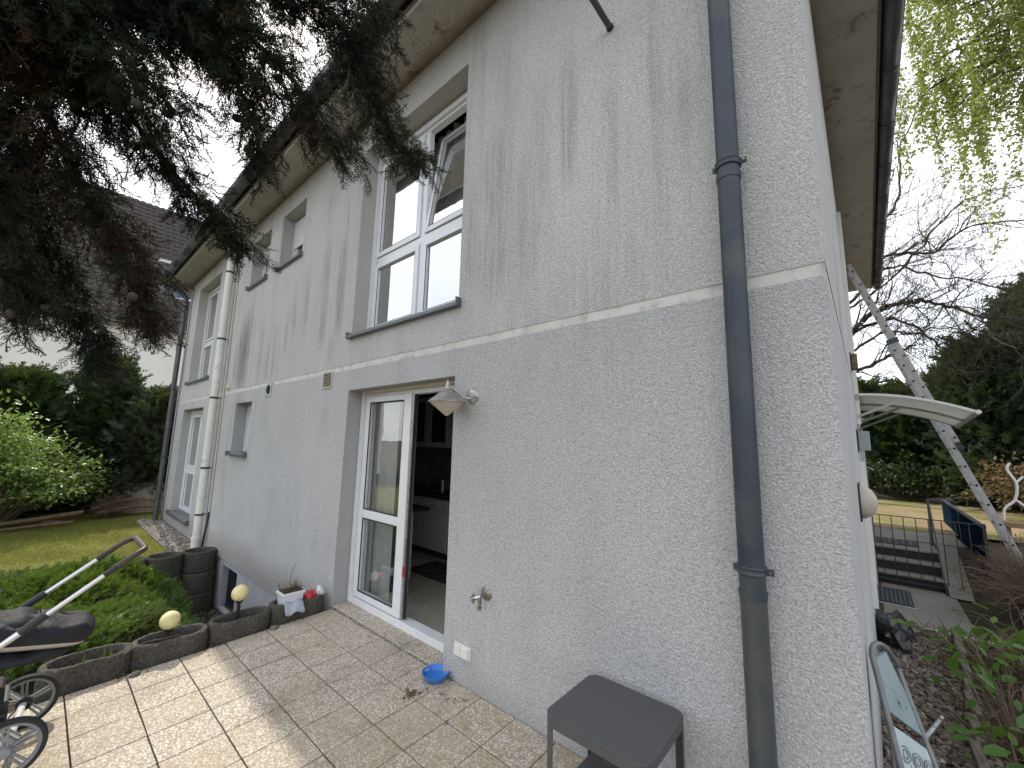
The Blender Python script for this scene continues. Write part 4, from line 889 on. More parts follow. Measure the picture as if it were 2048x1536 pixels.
MB().prism(rounded(sx0 + .03, sx1 - .006, sy0 + .01, sy1 - .006, .05, 6), .14, .148).build('lower_shelf', M['stoolm'], p, bevel=.002)
MB().tube([(x, y, zt - .0008) for x, y in rounded(sx0 + .0005, sx1 - .0005, sy0 + .0005, sy1 - .0005, .055, 8)][14:30], .0009, 5).build('worn_edge', M['stooledge'], p)

# folding step stool leaning at the house corner
p = thing('step_stool', 'grey tubular folding step stool with ring patterned treads leaning at the house corner', 'step stool', (.1, .2, -.31))
lt, lb = Vector((-.050, .37, .76)), Vector((.126, -.03, -.31)); rt, rb = Vector((.045, .545, .62)), Vector((.315, .06, -.31)); apx = Vector((-.020, .475, .797))
MB().tube(smooth_path([lb, lb.lerp(lt, .5), lb.lerp(lt, .93), lt + Vector((-.002, .03, .03)), apx, rt + Vector((-.02, .012, .09)), rt, rb.lerp(rt, .5), rb], 6), .0115, 12).build('tube_frame', M['chairtube'], p, smooth=True)
up = (lt - lb).normalized(); nrm = (rt - lt).cross(up).normalized()
def PN(u, v): 
    l_ = lb.lerp(lt, v); r__ = rb.lerp(rt, v * .985); return l_.lerp(r__, u)
def panel(v0, v1, mat, nm_, u0=.06, u1=.94, off=.0, thick=.012, arch=False):
    mb = MB(); A_ = [PN(u0, v0), PN(u1, v0), PN(u1, v1), PN(u0, v1)]
    if arch: A_ = A_[:2] + [PN(u1, v1), apx + Vector((.015, -.01, -.02)), apx + Vector((-.012, -.03, -.03)), PN(u0, v1 + .02)]
    n = len(A_); mb.v = [a + nrm * off for a in A_] + [a + nrm * (off - thick) for a in A_]; mb.f = [tuple(range(n)), tuple(range(n, 2 * n))[::-1]] + [(k, (k + 1) % n, n + (k + 1) % n, n + k) for k in range(n)]
    return mb.build(nm_, M[mat], p, bevel=.002)
panel(.855, .99, 'chairblue', 'back_panel', .05, .96, arch=True)
tr1 = panel(.40, .815, 'chairseat', 'tread_panel'); tr2 = panel(.05, .30, 'chairseat', 'tread_panel')
rm = MB()
for tr_, (v0, v1, nr) in ((tr1, (.44, .78, 5)), (tr2, (.08, .28, 3))):
    rm = MB()
    for i in range(nr):
        for j in range(3):
            c0 = PN(.22 + j * .28, v0 + (v1 - v0) * (i + .5) / nr) + nrm * .0015; e1 = (PN(.5, .5) - PN(.2, .5)).normalized(); e2 = nrm.cross(e1)
            for rad in (.012, .021):
                rm.tube([c0 + e1 * rad * math.cos(a) + e2 * rad * 1.35 * math.sin(a) for a in np.linspace(0, 2 * PI, 15)], .0018, 4, caps=False)
    rm.build('ring_pattern', M['ringink'], tr_)
MB().tube(smooth_path([lb + Vector((-.10, -.02, 0)), lb.lerp(lt, .55) + Vector((-.035, .0, -.04)), lb.lerp(lt, .80)]), .010, 10).build('support_leg', M['chairtube'], p, smooth=True); MB().tube([rb + Vector((-.03, .25, 0)), rb.lerp(rt, .6) + Vector((0, .05, -.02)), rb.lerp(rt, .80)], .010, 10).build('support_leg', M['chairtube'], p, smooth=True)
t_ = MB().tube([(.13, 1.97, -.25), (.265, 2.47, -.27)], .017, 12).build('metal_tube', M['alu'], smooth=True); tag(t_, 'short shiny metal tube lying on the pebbles behind the step stool', 'tube')
crumple('plastic_sheet', 'crumpled black plastic sheet on the pebbles beside the landing', 'plastic sheet', .06, 4.15, -.28, .15, .34, .17, 'bag', 4)

# ================================================================== STROLLER
p = thing('stroller', 'black baby stroller with silver push bars on the terrace', 'stroller', (-3.62, -2.2, -.06))
XF, XN = -3.83, -3.38
for x in (XF, XN):
    MB().tube([(x, -2.42, .36), (x, -1.985, .69)], .0155, 14).build('push_bar', M['alu'], p, smooth=True); MB().tube([(x, -2.03, .655), (x, -1.76, .865)], .012, 14).build('push_bar', M['alu'], p, smooth=True)
    MB().tube([(x, -2.06, .632), (x, -1.975, .70)], .021, 14).build('bar_clamp', M['black_plastic'], p, smooth=True); MB().tube([(x, -1.775, .853), (x, -1.715, .90)], .0165, 12).build('bar_clamp', M['black_plastic'], p, smooth=True)
    MB().tube([(x, -2.42, .36), (x, -2.62, .24), (x, -2.72, .08)], .014, 12).build('front_strut', M['alu'], p, smooth=True); MB().tube([(x, -2.30, .45), (x, -1.98, .10)], .014, 12).build('rear_strut', M['alu'], p, smooth=True)
MB().tube(smooth_path([(XF, -1.725, .893), (XF, -1.66, .94), (XF + .02, -1.618, .962), (XF + .08, -1.605, .966), (XN - .08, -1.605, .966), (XN - .02, -1.618, .962), (XN, -1.66, .94), (XN, -1.725, .893)], 6), .0165, 14).build('handle', M['leather'], p, smooth=True)
def wheel(cx, cy, cz, r, wd):
    ty = MB().lathe([(r - .020, -wd * .5), (r - .006, -wd * .5), (r, -wd * .25), (r, wd * .25), (r - .006, wd * .5), (r - .020, wd * .5), (r - .020, -wd * .5)], (cx, cy, cz), 48, (1, 0, 0)).build('tyre', M['rubber'], p, smooth=True)
    MB().lathe([(r - .034, -wd * .3), (r - .021, -wd * .35), (r - .021, wd * .35), (r - .034, wd * .3), (r - .034, -wd * .3)], (cx, cy, cz), 48, (1, 0, 0)).build('rim', M['spoke'], ty, smooth=True)
    for k in range(5):
        a = 2 * PI * k / 5 + .4
        for da in (-.09, .09): MB().bar((cx, cy + .02 * math.cos(a + da * 4), cz + .02 * math.sin(a + da * 4)), (cx, cy + (r - .03) * math.cos(a + da), cz + (r - .03) * math.sin(a + da)), .010, .014, (1, 0, 0)).build('spoke', M['spoke'], ty, bevel=.003)
    MB().lathe([(0, -.03), (.022, -.028), (.026, -.01), (.026, .02), (.02, .03), (0, .032)], (cx, cy, cz), 24, (1, 0, 0)).build('hub', M['spoke'], ty, smooth=True)
wheel(-3.87, -1.985, .088, .145, .035); wheel(-3.355, -2.04, .088, .145, .035); wheel(-3.80, -2.74, .03, .09, .03); wheel(-3.42, -2.74, .03, .09, .03)
MB().tube([(-3.86, -1.985, .10), (-3.36, -2.04, .10)], .017, 14).build('axle', M['white_pot'], p, smooth=True)
MB().lathe([(.03, 0), (.034, .006), (.034, .04), (.022, .05)], (-3.845, -1.985, .098), 20, (1, 0, 0)).build('brake_drum', M['black_plastic'], p, smooth=True)
MB().box(-3.80, -3.42, -2.45, -2.05, .20, .24).build('basket_floor', M['black_plastic'], p, bevel=.01); mb = MB().box(-3.80, -3.42, -2.45, -2.07, .12, .30); mb.build('basket', M['padding'], p, bevel=.03, seg=3)
def pad(nm_, mat, cx, cy, cz, a, b, c, tilt, seed, e=.62):
    bm = bmesh.new(); bmesh.ops.create_uvsphere(bm, u_segments=40, v_segments=24, radius=1); ct, st_ = math.cos(tilt), math.sin(tilt)
    for v in bm.verts:
        q = v.co; s_ = lambda t: math.copysign(abs(t) ** e, t); x, y, z = s_(q.x) * a, s_(q.y) * b, s_(q.z) * c
        z += .010 * math.sin(y * 38 + 2 * x) * (1 if q.z > 0 else 0) + .006 * math.sin(x * 40 + seed); y, z = y * ct - z * st_, y * st_ + z * ct; v.co = Vector((x, y, z))
    for f in bm.faces: f.smooth = True
    me = bpy.data.meshes.new(nm_); og = ORG[p.name]
    for v in bm.verts: v.co += Vector((cx, cy, cz)) - og
    bm.to_mesh(me); bm.free(); me.materials.append(M[mat]); ob = bpy.data.objects.new(nm_, me); link(ob, p); ORG[ob.name] = og; return ob
pad('footmuff', 'padding', -3.60, -2.02, .575, .165, .265, .070, -.22, 1); pad('footmuff_lining', 'lining', -3.60, -2.03, .535, .155, .245, .035, -.22, 2); pad('seat', 'padding', -3.60, -2.35, .60, .17, .20, .12, .15, 3); pad('seat_base', 'padding', -3.60, -2.15, .47, .15, .30, .035, -.1, 4)
pad('footmuff_flap', 'padding', -3.61, -2.10, .645, .14, .13, .03, -.3, 5)
MB().tube(smooth_path([(-3.76, -1.99, .61), (-3.66, -1.985, .655), (-3.52, -1.985, .655), (-3.44, -1.99, .61)]), .004, 6).build('seam', M['black_plastic'], p)

# ================================================================== RIGHT SIDE: landing, steps, rails, canopy, ladder
ld = MB().box(-.07, .78, 4.82, 6.72, -.55, -.35).build('landing', M['pathc'], bevel=.006); ld['kind'] = 'structure'
MB().box(-.07, .90, 4.785, 4.815, -.5, -.338).build('edge_strip', M['fascia'], ld, bevel=.004)
MB().box(-.07, .34, 5.50, 5.54, -.348, -.335).build('mat_frame', M['alu'], ld)
st = thing('garden_steps', 'three concrete steps with risers coloured dark for shade, rising from the landing to the garden', 'steps', (.3, 7, -.35))
for k, (y0, z) in enumerate(((6.72, -.19), (6.95, -.03), (7.20, .12))):
    MB().box(-.06, .72, y0 + .02, y0 + .29 if k < 2 else 8.0, z - .16, z - .03).build('riser', M['riser_shade'], st); MB().box(-.06, .72, y0, y0 + .29 if k < 2 else 8.0, z - .03, z).build('tread', M['pathc'], st, bevel=.006)
MB().quad((.72, 6.45, -.34), (.80, 6.45, -.34), (.80, 7.6, .22), (.72, 7.6, .22)).quad((.72, 6.45, -.34), (.72, 7.6, .22), (.72, 7.6, -.34)).quad((.80, 6.45, -.34), (.95, 6.45, -.34), (.95, 7.6, .18), (.80, 7.6, .18)).build('side_slab', M['pathc'], st)
pth = MB().box(-.06, 1.1, 8.004, 15, .05, .135).build('garden_path', M['pathc']); pth['kind'] = 'structure'
ln = MB().quad((-.2, 9.2, .142), (9, 9.2, .142), (11, 15.6, .142), (-.2, 15.6, .142)); ln = ln.build('garden_lawn', M['sandy']); ln['kind'] = 'structure'
m_ = thing('door_mat', 'dark ribbed doormat on the landing beside the house', 'doormat', (.1, 5.9, -.348)); MB().box(-.06, .31, 5.56, 6.36, -.349, -.335).build('mat_base', M['mat'], m_)
for i in range(8): MB().box(-.05 + i * .045, -.022 + i * .045, 5.57, 6.35, -.335, -.325).build('mat_rib', M['zinc'], m_, bevel=.002, seg=1)
m_ = thing('entrance_mat', 'long black mat lying on the path above the steps', 'doormat', (.2, 7.7, .125)); MB().box(-.05, .52, 7.42, 7.97, .121, .131).build('mat_body', M['mat'], m_, bevel=.003)
for i in range(6): MB().box(-.03 + i * .09, .0 + i * .09, 7.44, 7.95, .131, .134).build('mat_rib', M['kdark'], m_)
rl = thing('railing', 'thin dark metal railing with upright bars in front of the steps', 'railing', (.5, 6.66, -.35)); yr = 6.66
MB().bar((-.05, yr, .675), (1.16, yr, .665), .022, .012).build('top_rail', M['black_metal'], rl); MB().bar((-.05, yr, -.27), (1.16, yr, -.275), .016, .012).build('bottom_rail', M['zinc'], rl)
for i in range(9): MB().bar((.06 + i * .135, yr, -.27), (.06 + i * .135, yr, .67), .011, .011, (0, 1, 0)).build('bar', M['black_metal'], rl)
for x in (-.03, 1.15): MB().bar((x, yr, -.40), (x, yr, .68), .03, .03, (0, 1, 0)).build('post', M['black_metal'], rl)
hr = thing('stair_handrail', 'sloping grey handrail beside the garden steps', 'handrail', (.71, 7.2, -.3)); MB().bar((.706, 6.62, -.34), (.706, 7.83, .87), .035, .02, (1, 0, 0)).build('rail', M['zinc'], hr); MB().bar((.706, 7.84, .12), (.706, 7.84, .88), .03, .03, (0, 1, 0)).build('post', M['zinc'], hr); MB().bar((.706, 7.84, .87), (1.15, 11.0, .66), .02, .02).build('cross_rail', M['black_metal'], hr)
pb = thing('privacy_panel', 'dark blue privacy panel fixed along the outer railing', 'panel', (1.165, 8.9, -.3)); 
for i in range(4): y0 = 6.8 + i * 1.06; MB().box(1.155, 1.175, y0, y0 + 1.045, -.45 if i == 0 else -.30, .61).build('panel_sheet', M['panelb'], pb)
MB().bar((1.165, 6.78, .63), (1.165, 11.1, .63), .045, .03).build('top_rail', M['zinc'], pb)
for y in (6.79, 8.93, 11.08): MB().bar((1.165, y, -.5), (1.165, y, .62), .03, .03, (0, 1, 0)).build('post', M['zinc'], pb)

cn_ = thing('door_canopy', 'curved opal canopy over the side entrance of the house', 'canopy', (.4, 5.6, 2.3))
def arcp(t, dz=0): x = -.035 + 1.03 * t; return x, 2.39 - .02 * t - .245 * t ** 2 + dz
mb = MB(); N = 14
tw_ = lambda y: -.095 * (y - 4.9) / 1.5
for i in range(N):
    a, b = i / N, (i + 1) / N; (x0, z0), (x1, z1) = arcp(a), arcp(b)
    mb.quad((x0, 4.93, z0), (x1, 4.93, z1), (x1, 6.38, z1 + tw_(6.38)), (x0, 6.38, z0 + tw_(6.38)))
mb.build('canopy_sheet', M['canopy'], cn_, smooth=True, solid=.006)
for y in (4.9, 5.65, 6.4):
    pts = [Vector((arcp(i / N)[0], y, arcp(i / N)[1] + tw_(y) - (.0 if y != 5.65 else .022))) for i in range(N + 1)]; mb = MB()
    for i in range(N): mb.bar(pts[i], pts[i + 1], .035, .03)
    mb.build('arched_bar', M['ladder'] if y != 4.9 else M['fascia'], cn_)
    MB().bar((-.06, y, 2.10 + tw_(y)), (.42, y, arcp(.45)[1] - .01 + tw_(y)), .02, .03).build('strut', M['ladder'], cn_)
MB().tube([(.995, 4.87, 2.125), (.995, 6.42, 2.03)], .026, 14).build('front_bar', M['ladder'], cn_, smooth=True); MB().box(-.072, -.03, 4.88, 6.42, 2.33, 2.40).build('wall_rail', M['ladder'], cn_); MB().lathe([(.0, .004), (.02, .004), (.026, 0)], (.995, 4.867, 2.125), 14, (0, -1, 0)).build('end_cap', M['fascia'], cn_)
for nm_, lb_, c_, y, z, dx, dy, dz, mt in (('entrance_lamp', 'grey green lamp box on the side wall below the canopy', 'lamp', 3.5, 1.66, .105, .10, .20, 'letter'), ('meter_box', 'rounded pale cover on the side wall above the railing', 'wall cover', 1.9, 1.18, .075, .12, .24, 'lining'), ('wall_box', 'small brown box on the side wall below the roof', 'box', 4.2, 2.63, .07, .12, .19, 'twig')):
    o = thing(nm_, lb_, c_, (XR, y, z)); 
    if nm_ == 'meter_box': MB().lathe([(.12, 0), (.118, .03), (.09, .075), (.04, .10), (0, .105)], (XR, y, z + .11), 24, (1, 0, 0)).build('domed_cover', M[mt], o, smooth=True); MB().box(XR, XR + .012, y - .13, y + .13, z - .02, z + .24).build('back_plate', M['black_plastic'], o)
    else:
        MB().box(XR + .012, XR + dx, y, y + dy, z, z + dz).build('housing', M[mt], o, bevel=.008); MB().box(XR, XR + .012, y - .01, y + dy + .01, z - .02, z + dz + .02).build('back_plate', M['black_plastic'], o)
for i, (y, z0, z1) in enumerate(((4.9, 2.0, 5.0), (6.4, -.35, 2.0), (3.2, .2, 1.55))):
    o = MB().box(XR, XR + .045, y, y + .06, z0, z1).build('trim_board', M['fascia'], bevel=.003); tag(o, ['pale upright trim on the side wall above the canopy', 'pale upright trim beside the side entrance', 'short pale trim on the side wall near the corner'][i], 'trim')
# ladder: two sliding sections leaning on the side wall, seen edge on
la = thing('ladder', 'long aluminium extension ladder leaning against the side wall', 'ladder', (1.53, 7, .12))
top = Vector((.0, 7.0, 4.95)); bot = Vector((1.60, 7.0, .13)); d = (bot - top).normalized(); nr = Vector((0, 1, 0)).cross(d).normalized()
def at(s, off): return top + d * s + nr * off
Ltot = (bot - top).length
for yy in (0, .40):
    dy = Vector((0, yy, 0)); MB().bar(at(0, 0) + dy, at(3.35, 0) + dy, .026, .064, nr).build('upper_stile', M['ladder'], la); MB().bar(at(1.55, .068) + dy, at(Ltot, .068) + dy, .028, .066, nr).build('lower_stile', M['ladder'], la)
for sct, (s0, s1, off) in enumerate(((.15, 3.3, 0), (1.7, Ltot - .1, .068))):
    s_ = s0
    while s_ < s1:
        c0 = at(s_, off); MB().tube([(c0.x, 6.99, c0.z), (c0.x, 7.39, c0.z)], .014, 8).build('rung', M['ladder'], la, smooth=True); MB().lathe([(0, 0), (.016, 0)], (c0.x, 6.984, c0.z), 10, (0, -1, 0)).build('rung_end', M['hole'], la); s_ += .28
MB().bar(at(1.5, .03), at(1.58, .03), .05, .15, nr).build('hook', M['zinc'], la); MB().bar(at(3.3, .0), at(3.42, .0), .05, .07, nr).build('foot', M['black_plastic'], la)

# stone edging and white garden frame
eg = thing('bed_edging', 'row of weathered stones edging the flower bed on the right', 'edging', (.4, 3, -.33))
for i in range(9):
    y = 1.0 + i * .42; x = .19 + .125 * math.sqrt(i); MB().box(x, x + .055, y, y + .40, -.42, -.25 + random.uniform(-.01, .01)).build('edging_stone', M['stone_edge'], eg, bevel=.01)
wf = thing('white_frame', 'white bent metal garden frame standing on a plank', 'garden frame', (1.9, 9, .14)); 
MB().tube(smooth_path([(1.70, 9.0, .52), (1.73, 9.0, .72), (1.86, 9.0, .88), (1.90, 9.0, 1.15), (1.82, 9.0, 1.38), (1.86, 9.0, 1.50)]), .018, 8).build('main_tube', M['white_metal'], wf, smooth=True); MB().tube(smooth_path([(1.86, 9.0, .88), (1.97, 9.0, .74), (1.94, 9.0, .54)]), .018, 8).tube([(1.90, 9.0, 1.17), (1.99, 9.0, 1.28)], .016, 8).build('side_tube', M['white_metal'], wf, smooth=True)
MB().box(1.6, 2.3, 8.85, 9.15, .42, .5).build('plank', M['plank'], wf, bevel=.01); MB().box(1.65, 1.75, 8.9, 9.1, .14, .42).box(2.1, 2.2, 8.9, 9.1, .14, .42).build('block', M['stone_edge'], wf)

# ================================================================== NEIGHBOUR HOUSE, FAR BUILDING
nh = thing('neighbour_house', 'pale rendered house with a steep brown tiled roof behind the hedge', 'house', (-25, 0, -.35))
WX = -22.0; ez = 5.95
mb = MB(); wy0, wy1, wz0, wz1 = -1.50, -.64, 4.17, 5.40
for y0, y1, z0, z1 in ((-11, wy0, -.4, ez + .1), (wy1, 9, -.4, ez + .1), (wy0, wy1, -.4, wz0), (wy0, wy1, wz1, ez + .1)): mb.quad((WX, y0, z0), (WX, y1, z0), (WX, y1, z1), (WX, y0, z1))
mb.quad((WX, -11, -.4), (-32, -11, -.4), (-32, -11, ez), (-27, -11, 13.3), (WX, -11, ez)).quad((WX, 9, -.4), (-32, 9, -.4), (-32, 9, ez), (-27, 9, 13.3), (WX, 9, ez)); mb.build('wall', M['nwall'], nh)
wi = MB().box(WX - .12, WX - .04, wy0, wy0 + .09, wz0, wz1).box(WX - .12, WX - .04, wy1 - .09, wy1, wz0, wz1).box(WX - .12, WX - .04, wy0 + .09, wy1 - .09, wz1 - .09, wz1).box(WX - .12, WX - .04, wy0 + .09, wy1 - .09, wz0, wz0 + .09).box(WX - .12, WX - .04, -1.09, -1.03, wz0 + .09, wz1 - .09).build('window', M['nblue'], nh, bevel=.01)
MB().quad((WX - .09, wy0 + .09, wz0 + .09), (WX - .09, wy1 - .09, wz0 + .09), (WX - .09, wy1 - .09, wz1 - .09), (WX - .09, wy0 + .09, wz1 - .09)).build('pane', M['glass'], wi); MB().box(WX - .5, WX - .45, wy0, wy1, wz0, wz1).build('curtain', M['curtain'], wi); MB().box(WX - .03, WX + .08, wy0 - .05, wy1 + .05, wz0 - .06, wz0).build('window_sill', M['fascia'], wi)
MB().box(WX, WX + .35, -11, 9, ez - .02, ez + .06).build('eave_board', M['nwall'], nh, bevel=.01); MB().tube([(WX + .42, -11, ez + .02), (WX + .42, 9, ez + .02)], .075, 10).build('gutter', M['zinc_dark'], nh, smooth=True)
e0 = Vector((WX + .40, 0, ez + .08)); r0 = Vector((-27, 0, 13.45)); sd_ = (r0 - e0); SL = sd_.length; sd_.normalize(); nn_ = Vector((0, 1, 0)).cross(sd_); nn_ = nn_ if nn_.z > 0 else -nn_
rf = MB().quad((WX + .4, -11, ez + .05), (WX + .4, 9.2, ez + .05), (-27, 9.2, 13.42), (-27, -11, 13.42)).quad((-31.6, -11, ez + .05), (-31.6, 9.2, ez + .05), (-27, 9.2, 13.42), (-27, -11, 13.42)).build('roof', M['rooftile'], nh)
TW, TL = .262, .35; tv = []; tf = []
prof = [(0, .0), (.05, .035), (.10, .045), (.15, .03), (.20, .0), (.262, .0)]
for (a, h) in prof: tv.append((a, 0, h + .045)); 
for (a, h) in prof: tv.append((a, TL + .03, h + .01))
for (a, h) in prof: tv.append((a, 0, h + .012))
for k in range(5): tf += [(k, k + 1, 7 + k, 6 + k), (12 + k, 13 + k, k + 1, k)]
tv = np.array(tv); Rm = np.array([[0, sd_.x, nn_.x], [1, sd_.y, nn_.y], [0, sd_.z, nn_.z]])
wv = tv @ Rm.T
tiles = []
for r in range(int(SL / TL)):
    for c in range(int(19.8 / TW)):
        y = -10.9 + c * TW
        if y > 3.2: continue
        tiles.append((abs(y - .7) + (0 if r < 19 else 5) + r * .02, r, y))
tiles.sort(); tmesh = None
og = ORG[nh.name]
for q, (k_, r, y) in enumerate(tiles[:300]):
    if tmesh is None:
        tmesh = bpy.data.meshes.new('roof_tile'); tmesh.from_pydata([tuple(v) for v in wv], [], tf); tmesh.materials.append(M['rooftile']); tmesh.shade_smooth()
    ob = bpy.data.objects.new('roof_tile', tmesh); link(ob, rf); ob.location = e0 + sd_ * (r * TL) + Vector((0, y, 0)) - og
pos = np.array([tuple(e0 + sd_ * (r * TL) + Vector((0, y, 0))) for _, r, y in tiles[300:]]); nm = NM(); scatter(nm, wv, np.array(tf), pos, np.repeat(np.eye(3)[None], len(pos), 0), np.ones(len(pos))); nm.build('roof_tiles', M['rooftile'], rf, 'stuff')
dm = MB().box(-24.6, -22.85, .55, 2.4, 7.55, 9.15).build('dormer', M['slate'], nh)
MB().box(-24.8, -22.65, .40, 2.6, 9.15, 9.30).build('dormer_roof', M['fascia'], dm); MB().box(-24.9, -22.6, .36, 2.64, 9.30, 9.42).build('dormer_cover', M['rooftile'], dm)
MB().box(-22.85, -22.82, 1.15, 2.2, 7.75, 8.9).build('window', M['nblue'], dm); MB().box(-22.82, -22.80, 1.25, 2.1, 7.85, 8.8).build('pane', M['kdark'], dm); MB().box(-22.86, -22.70, 1.1, 2.3, 7.68, 7.75).build('window_sill', M['fascia'], dm)
for i in range(11): MB().box(-24.0, -22.84, .535, .549, 7.6 + i * .14, 7.725 + i * .14).build('slate', M['slate'], dm)
MB().bar((-22.78, .38, 7.47), (-22.78, 2.6, 7.47), .12, .10).bar((-22.85, .42, 7.5), (-23.95, .42, 9.2), .14, .08).build('flashing', M['lead'], dm)
fbld = thing('far_building', 'low grey building far behind the garden trees', 'building', (5, 40, .1)); MB().box(-4, 2.7, 40, 52, .1, 6.4).build('wall', M['building'], fbld); MB().box(-4.2, 2.9, 39.8, 52.2, 6.4, 6.75).build('roof', M['ladder'], fbld)
for i in range(4): MB().box(-3.5 + i * 1.7, -2.3 + i * 1.7, 39.97, 39.995, 3.6, 4.8).build('window', M['kdark'], fbld)

# ================================================================== VEGETATION
def resample(pts, step):
    P_ = np.array([tuple(p) for p in smooth_path(pts, 8)]); d = np.r_[0, np.cumsum(np.linalg.norm(np.diff(P_, axis=0), axis=1))]
    s = np.arange(0, d[-1], step); Q = np.stack([np.interp(s, d, P_[:, i]) for i in range(3)], 1); return Q, s / d[-1]

# ---- overhanging cypress, close above the terrace
tr = thing('cypress_tree', 'dark cypress with drooping cone bearing boughs hanging in front of the house', 'tree', (-3.6, -4.4, -.1))
MB().tube(smooth_path([(-3.6, -4.4, -.2), (-3.55, -4.4, 1.5), (-3.5, -4.35, 3.2), (-3.45, -4.3, 5.5), (-3.4, -4.3, 8)], 4), [.2 - .007 * i for i in range(17)], 12).build('trunk', M['bark'], tr, smooth=True)
LIMBS = [
 ([(-1.74,-2.55,3.01), (-1.52,-2.22,2.98), (-1.20,-1.87,2.97), (-1.07,-1.68,2.86), (-1.07,-1.58,2.70), (-1.04,-1.49,2.58), (-1.01,-1.43,2.54)], .13, .045, 0),
 ([(-1.52,-2.22,2.98), (-1.20,-1.97,2.75), (-1.10,-1.80,2.63), (-1.10,-1.71,2.53), (-1.09,-1.62,2.51)], .12, .06, 0),
 ([(-1.33,-2.17,2.84), (-1.16,-1.98,2.65), (-1.16,-1.89,2.55), (-1.16,-1.84,2.45), (-1.18,-1.83,2.39)], .10, .035, 0),
 ([(-1.58,-2.43,2.77), (-1.42,-2.21,2.64), (-1.38,-2.08,2.49), (-1.35,-1.96,2.35), (-1.32,-1.88,2.27), (-1.29,-1.81,2.20)], .12, .028, 0),
 ([(-1.54,-2.44,2.60), (-1.43,-2.25,2.49), (-1.43,-2.15,2.31), (-1.43,-2.05,2.16), (-1.42,-1.98,2.02), (-1.45,-1.96,1.95)], .075, .030, 1),
 ([(-1.73,-2.46,2.58), (-1.61,-2.27,2.43), (-1.67,-2.21,2.26), (-1.69,-2.14,2.09), (-1.67,-2.05,1.93), (-1.69,-2.02,1.86)], .085, .030, 0),
 ([(-1.59,-2.47,2.55), (-1.45,-2.31,2.33), (-1.46,-2.26,2.16), (-1.48,-2.20,2.01), (-1.48,-2.17,1.93)], .07, .03, 0),
 ([(-1.40,-2.41,2.76), (-1.32,-2.26,2.64), (-1.28,-2.14,2.57), (-1.20,-2.06,2.48), (-1.19,-2.0,2.42)], .10, .05, 0),
 ([(-1.43,-2.04,3.11), (-1.16,-1.73,3.09), (-1.10,-1.59,3.01), (-1.16,-1.61,2.81)], .13, .09, 0),
 ([(-1.50,-2.30,2.90), (-1.35,-2.14,2.82), (-1.25,-2.02,2.76), (-1.15,-1.90,2.70)], .13, .08, 0),
 ([(-1.65,-2.42,2.80), (-1.50,-2.27,2.68), (-1.42,-2.17,2.55)], .12, .08, 0),
 ([(-1.60,-2.35,3.0), (-1.45,-2.15,2.92), (-1.33,-2.0,2.84), (-1.25,-1.90,2.72)], .13, .10, 0),
 ([(-1.75,-2.5,2.85), (-1.6,-2.33,2.75), (-1.5,-2.2,2.62), (-1.46,-2.12,2.5)], .13, .10, 0),
]
lm = MB()
for pts, *_ in LIMBS:
    sp = smooth_path(pts, 5); lm.tube(sp, [.010 - .0075 * i / (len(sp) - 1) for i in range(len(sp))], 6)
for a, b in (((-3.5, -4.3, 3.3), (-1.74, -2.55, 3.01)), ((-3.5, -4.3, 3.0), (-1.58, -2.43, 2.77)), ((-3.5, -4.3, 2.7), (-1.73, -2.46, 2.58)), ((-3.5, -4.3, 2.8), (-1.54, -2.44, 2.60))):
    a, b = Vector(a), Vector(b); mp_ = a.lerp(b, .5) + Vector((0, 0, .18)); sp = smooth_path([a, mp_, b], 6); lm.tube(sp, [.05 - .038 * i / (len(sp) - 1) for i in range(len(sp))], 8)
lm.build('limbs', M['bark'], tr, smooth=True); OUTER = []
for a, b in (((-3.5, -4.3, 3.3), (-1.74, -2.55, 3.01)), ((-3.5, -4.3, 3.0), (-1.58, -2.43, 2.77)), ((-3.5, -4.3, 2.7), (-1.73, -2.46, 2.58)), ((-3.5, -4.3, 2.8), (-1.54, -2.44, 2.60)), ((-3.5, -4.35, 3.5), (-4.8, -3.6, 3.6)), ((-3.5, -4.35, 4.2), (-4.2, -5.6, 4.4)), ((-3.5, -4.35, 4.6), (-2.6, -5.2, 4.9)), ((-3.5, -4.35, 5.2), (-4.3, -4.0, 5.8))):
    a, b = np.array(a), np.array(b); q = RNG.uniform(.12, 1.0, 75)[:, None]; OUTER.append(a + (b - a) * q + np.array([0, 0, .16]) * (1 - (2 * q - 1) ** 2) + RNG.normal(size=(75, 3)) * .12)
OUTER = np.concatenate(OUTER)
SP = [cypress_spray(RNG, L=l_) for l_ in (.10, .12, .14, .15, .11, .13)]
nm = NM(); nb = NM(); cones = []
for q in range(4): k = OUTER[q::4]; scatter(nm, SP[q][0], SP[q][1], k, frames(RNG.normal(size=k.shape) * .6 + np.array([.2, .2, -.7]), RNG), RNG.uniform(1.3, 2.2, len(k)))
for pts, R0, R1, br in LIMBS:
    Q, s = resample(pts, .011); T = unit(np.gradient(Q, axis=0)); rep = 7; R0 *= 1.55; R1 *= 1.5
    for k in range(len(Q)):
        for _ in range(rep):
            R = R0 * (1 - s[k]) + R1 * s[k]; off = RNG.normal(size=3); off = off / np.linalg.norm(off) * R * RNG.random() ** .6 
            d = T[k] * .7 + off / max(R, .01) * .55 + np.array([.10, .06, -.55]) + RNG.normal(size=3) * .28; v, f = SP[RNG.integers(len(SP))]
            tgt = nb if (br and RNG.random() < .6) or (br == 0 and s[k] < .9 and RNG.random() < .07) else nm
            scatter(tgt, v, f, (Q[k] + off * .8)[None], frames(d[None], RNG), np.array([RNG.uniform(.55, 1.05) * (1 - .25 * s[k])]))
    for _ in range(7):
        k = RNG.integers(int(len(Q) * .45), len(Q)); cones.append(Q[k] + RNG.normal(size=3) * .022 + [0, 0, -.02])
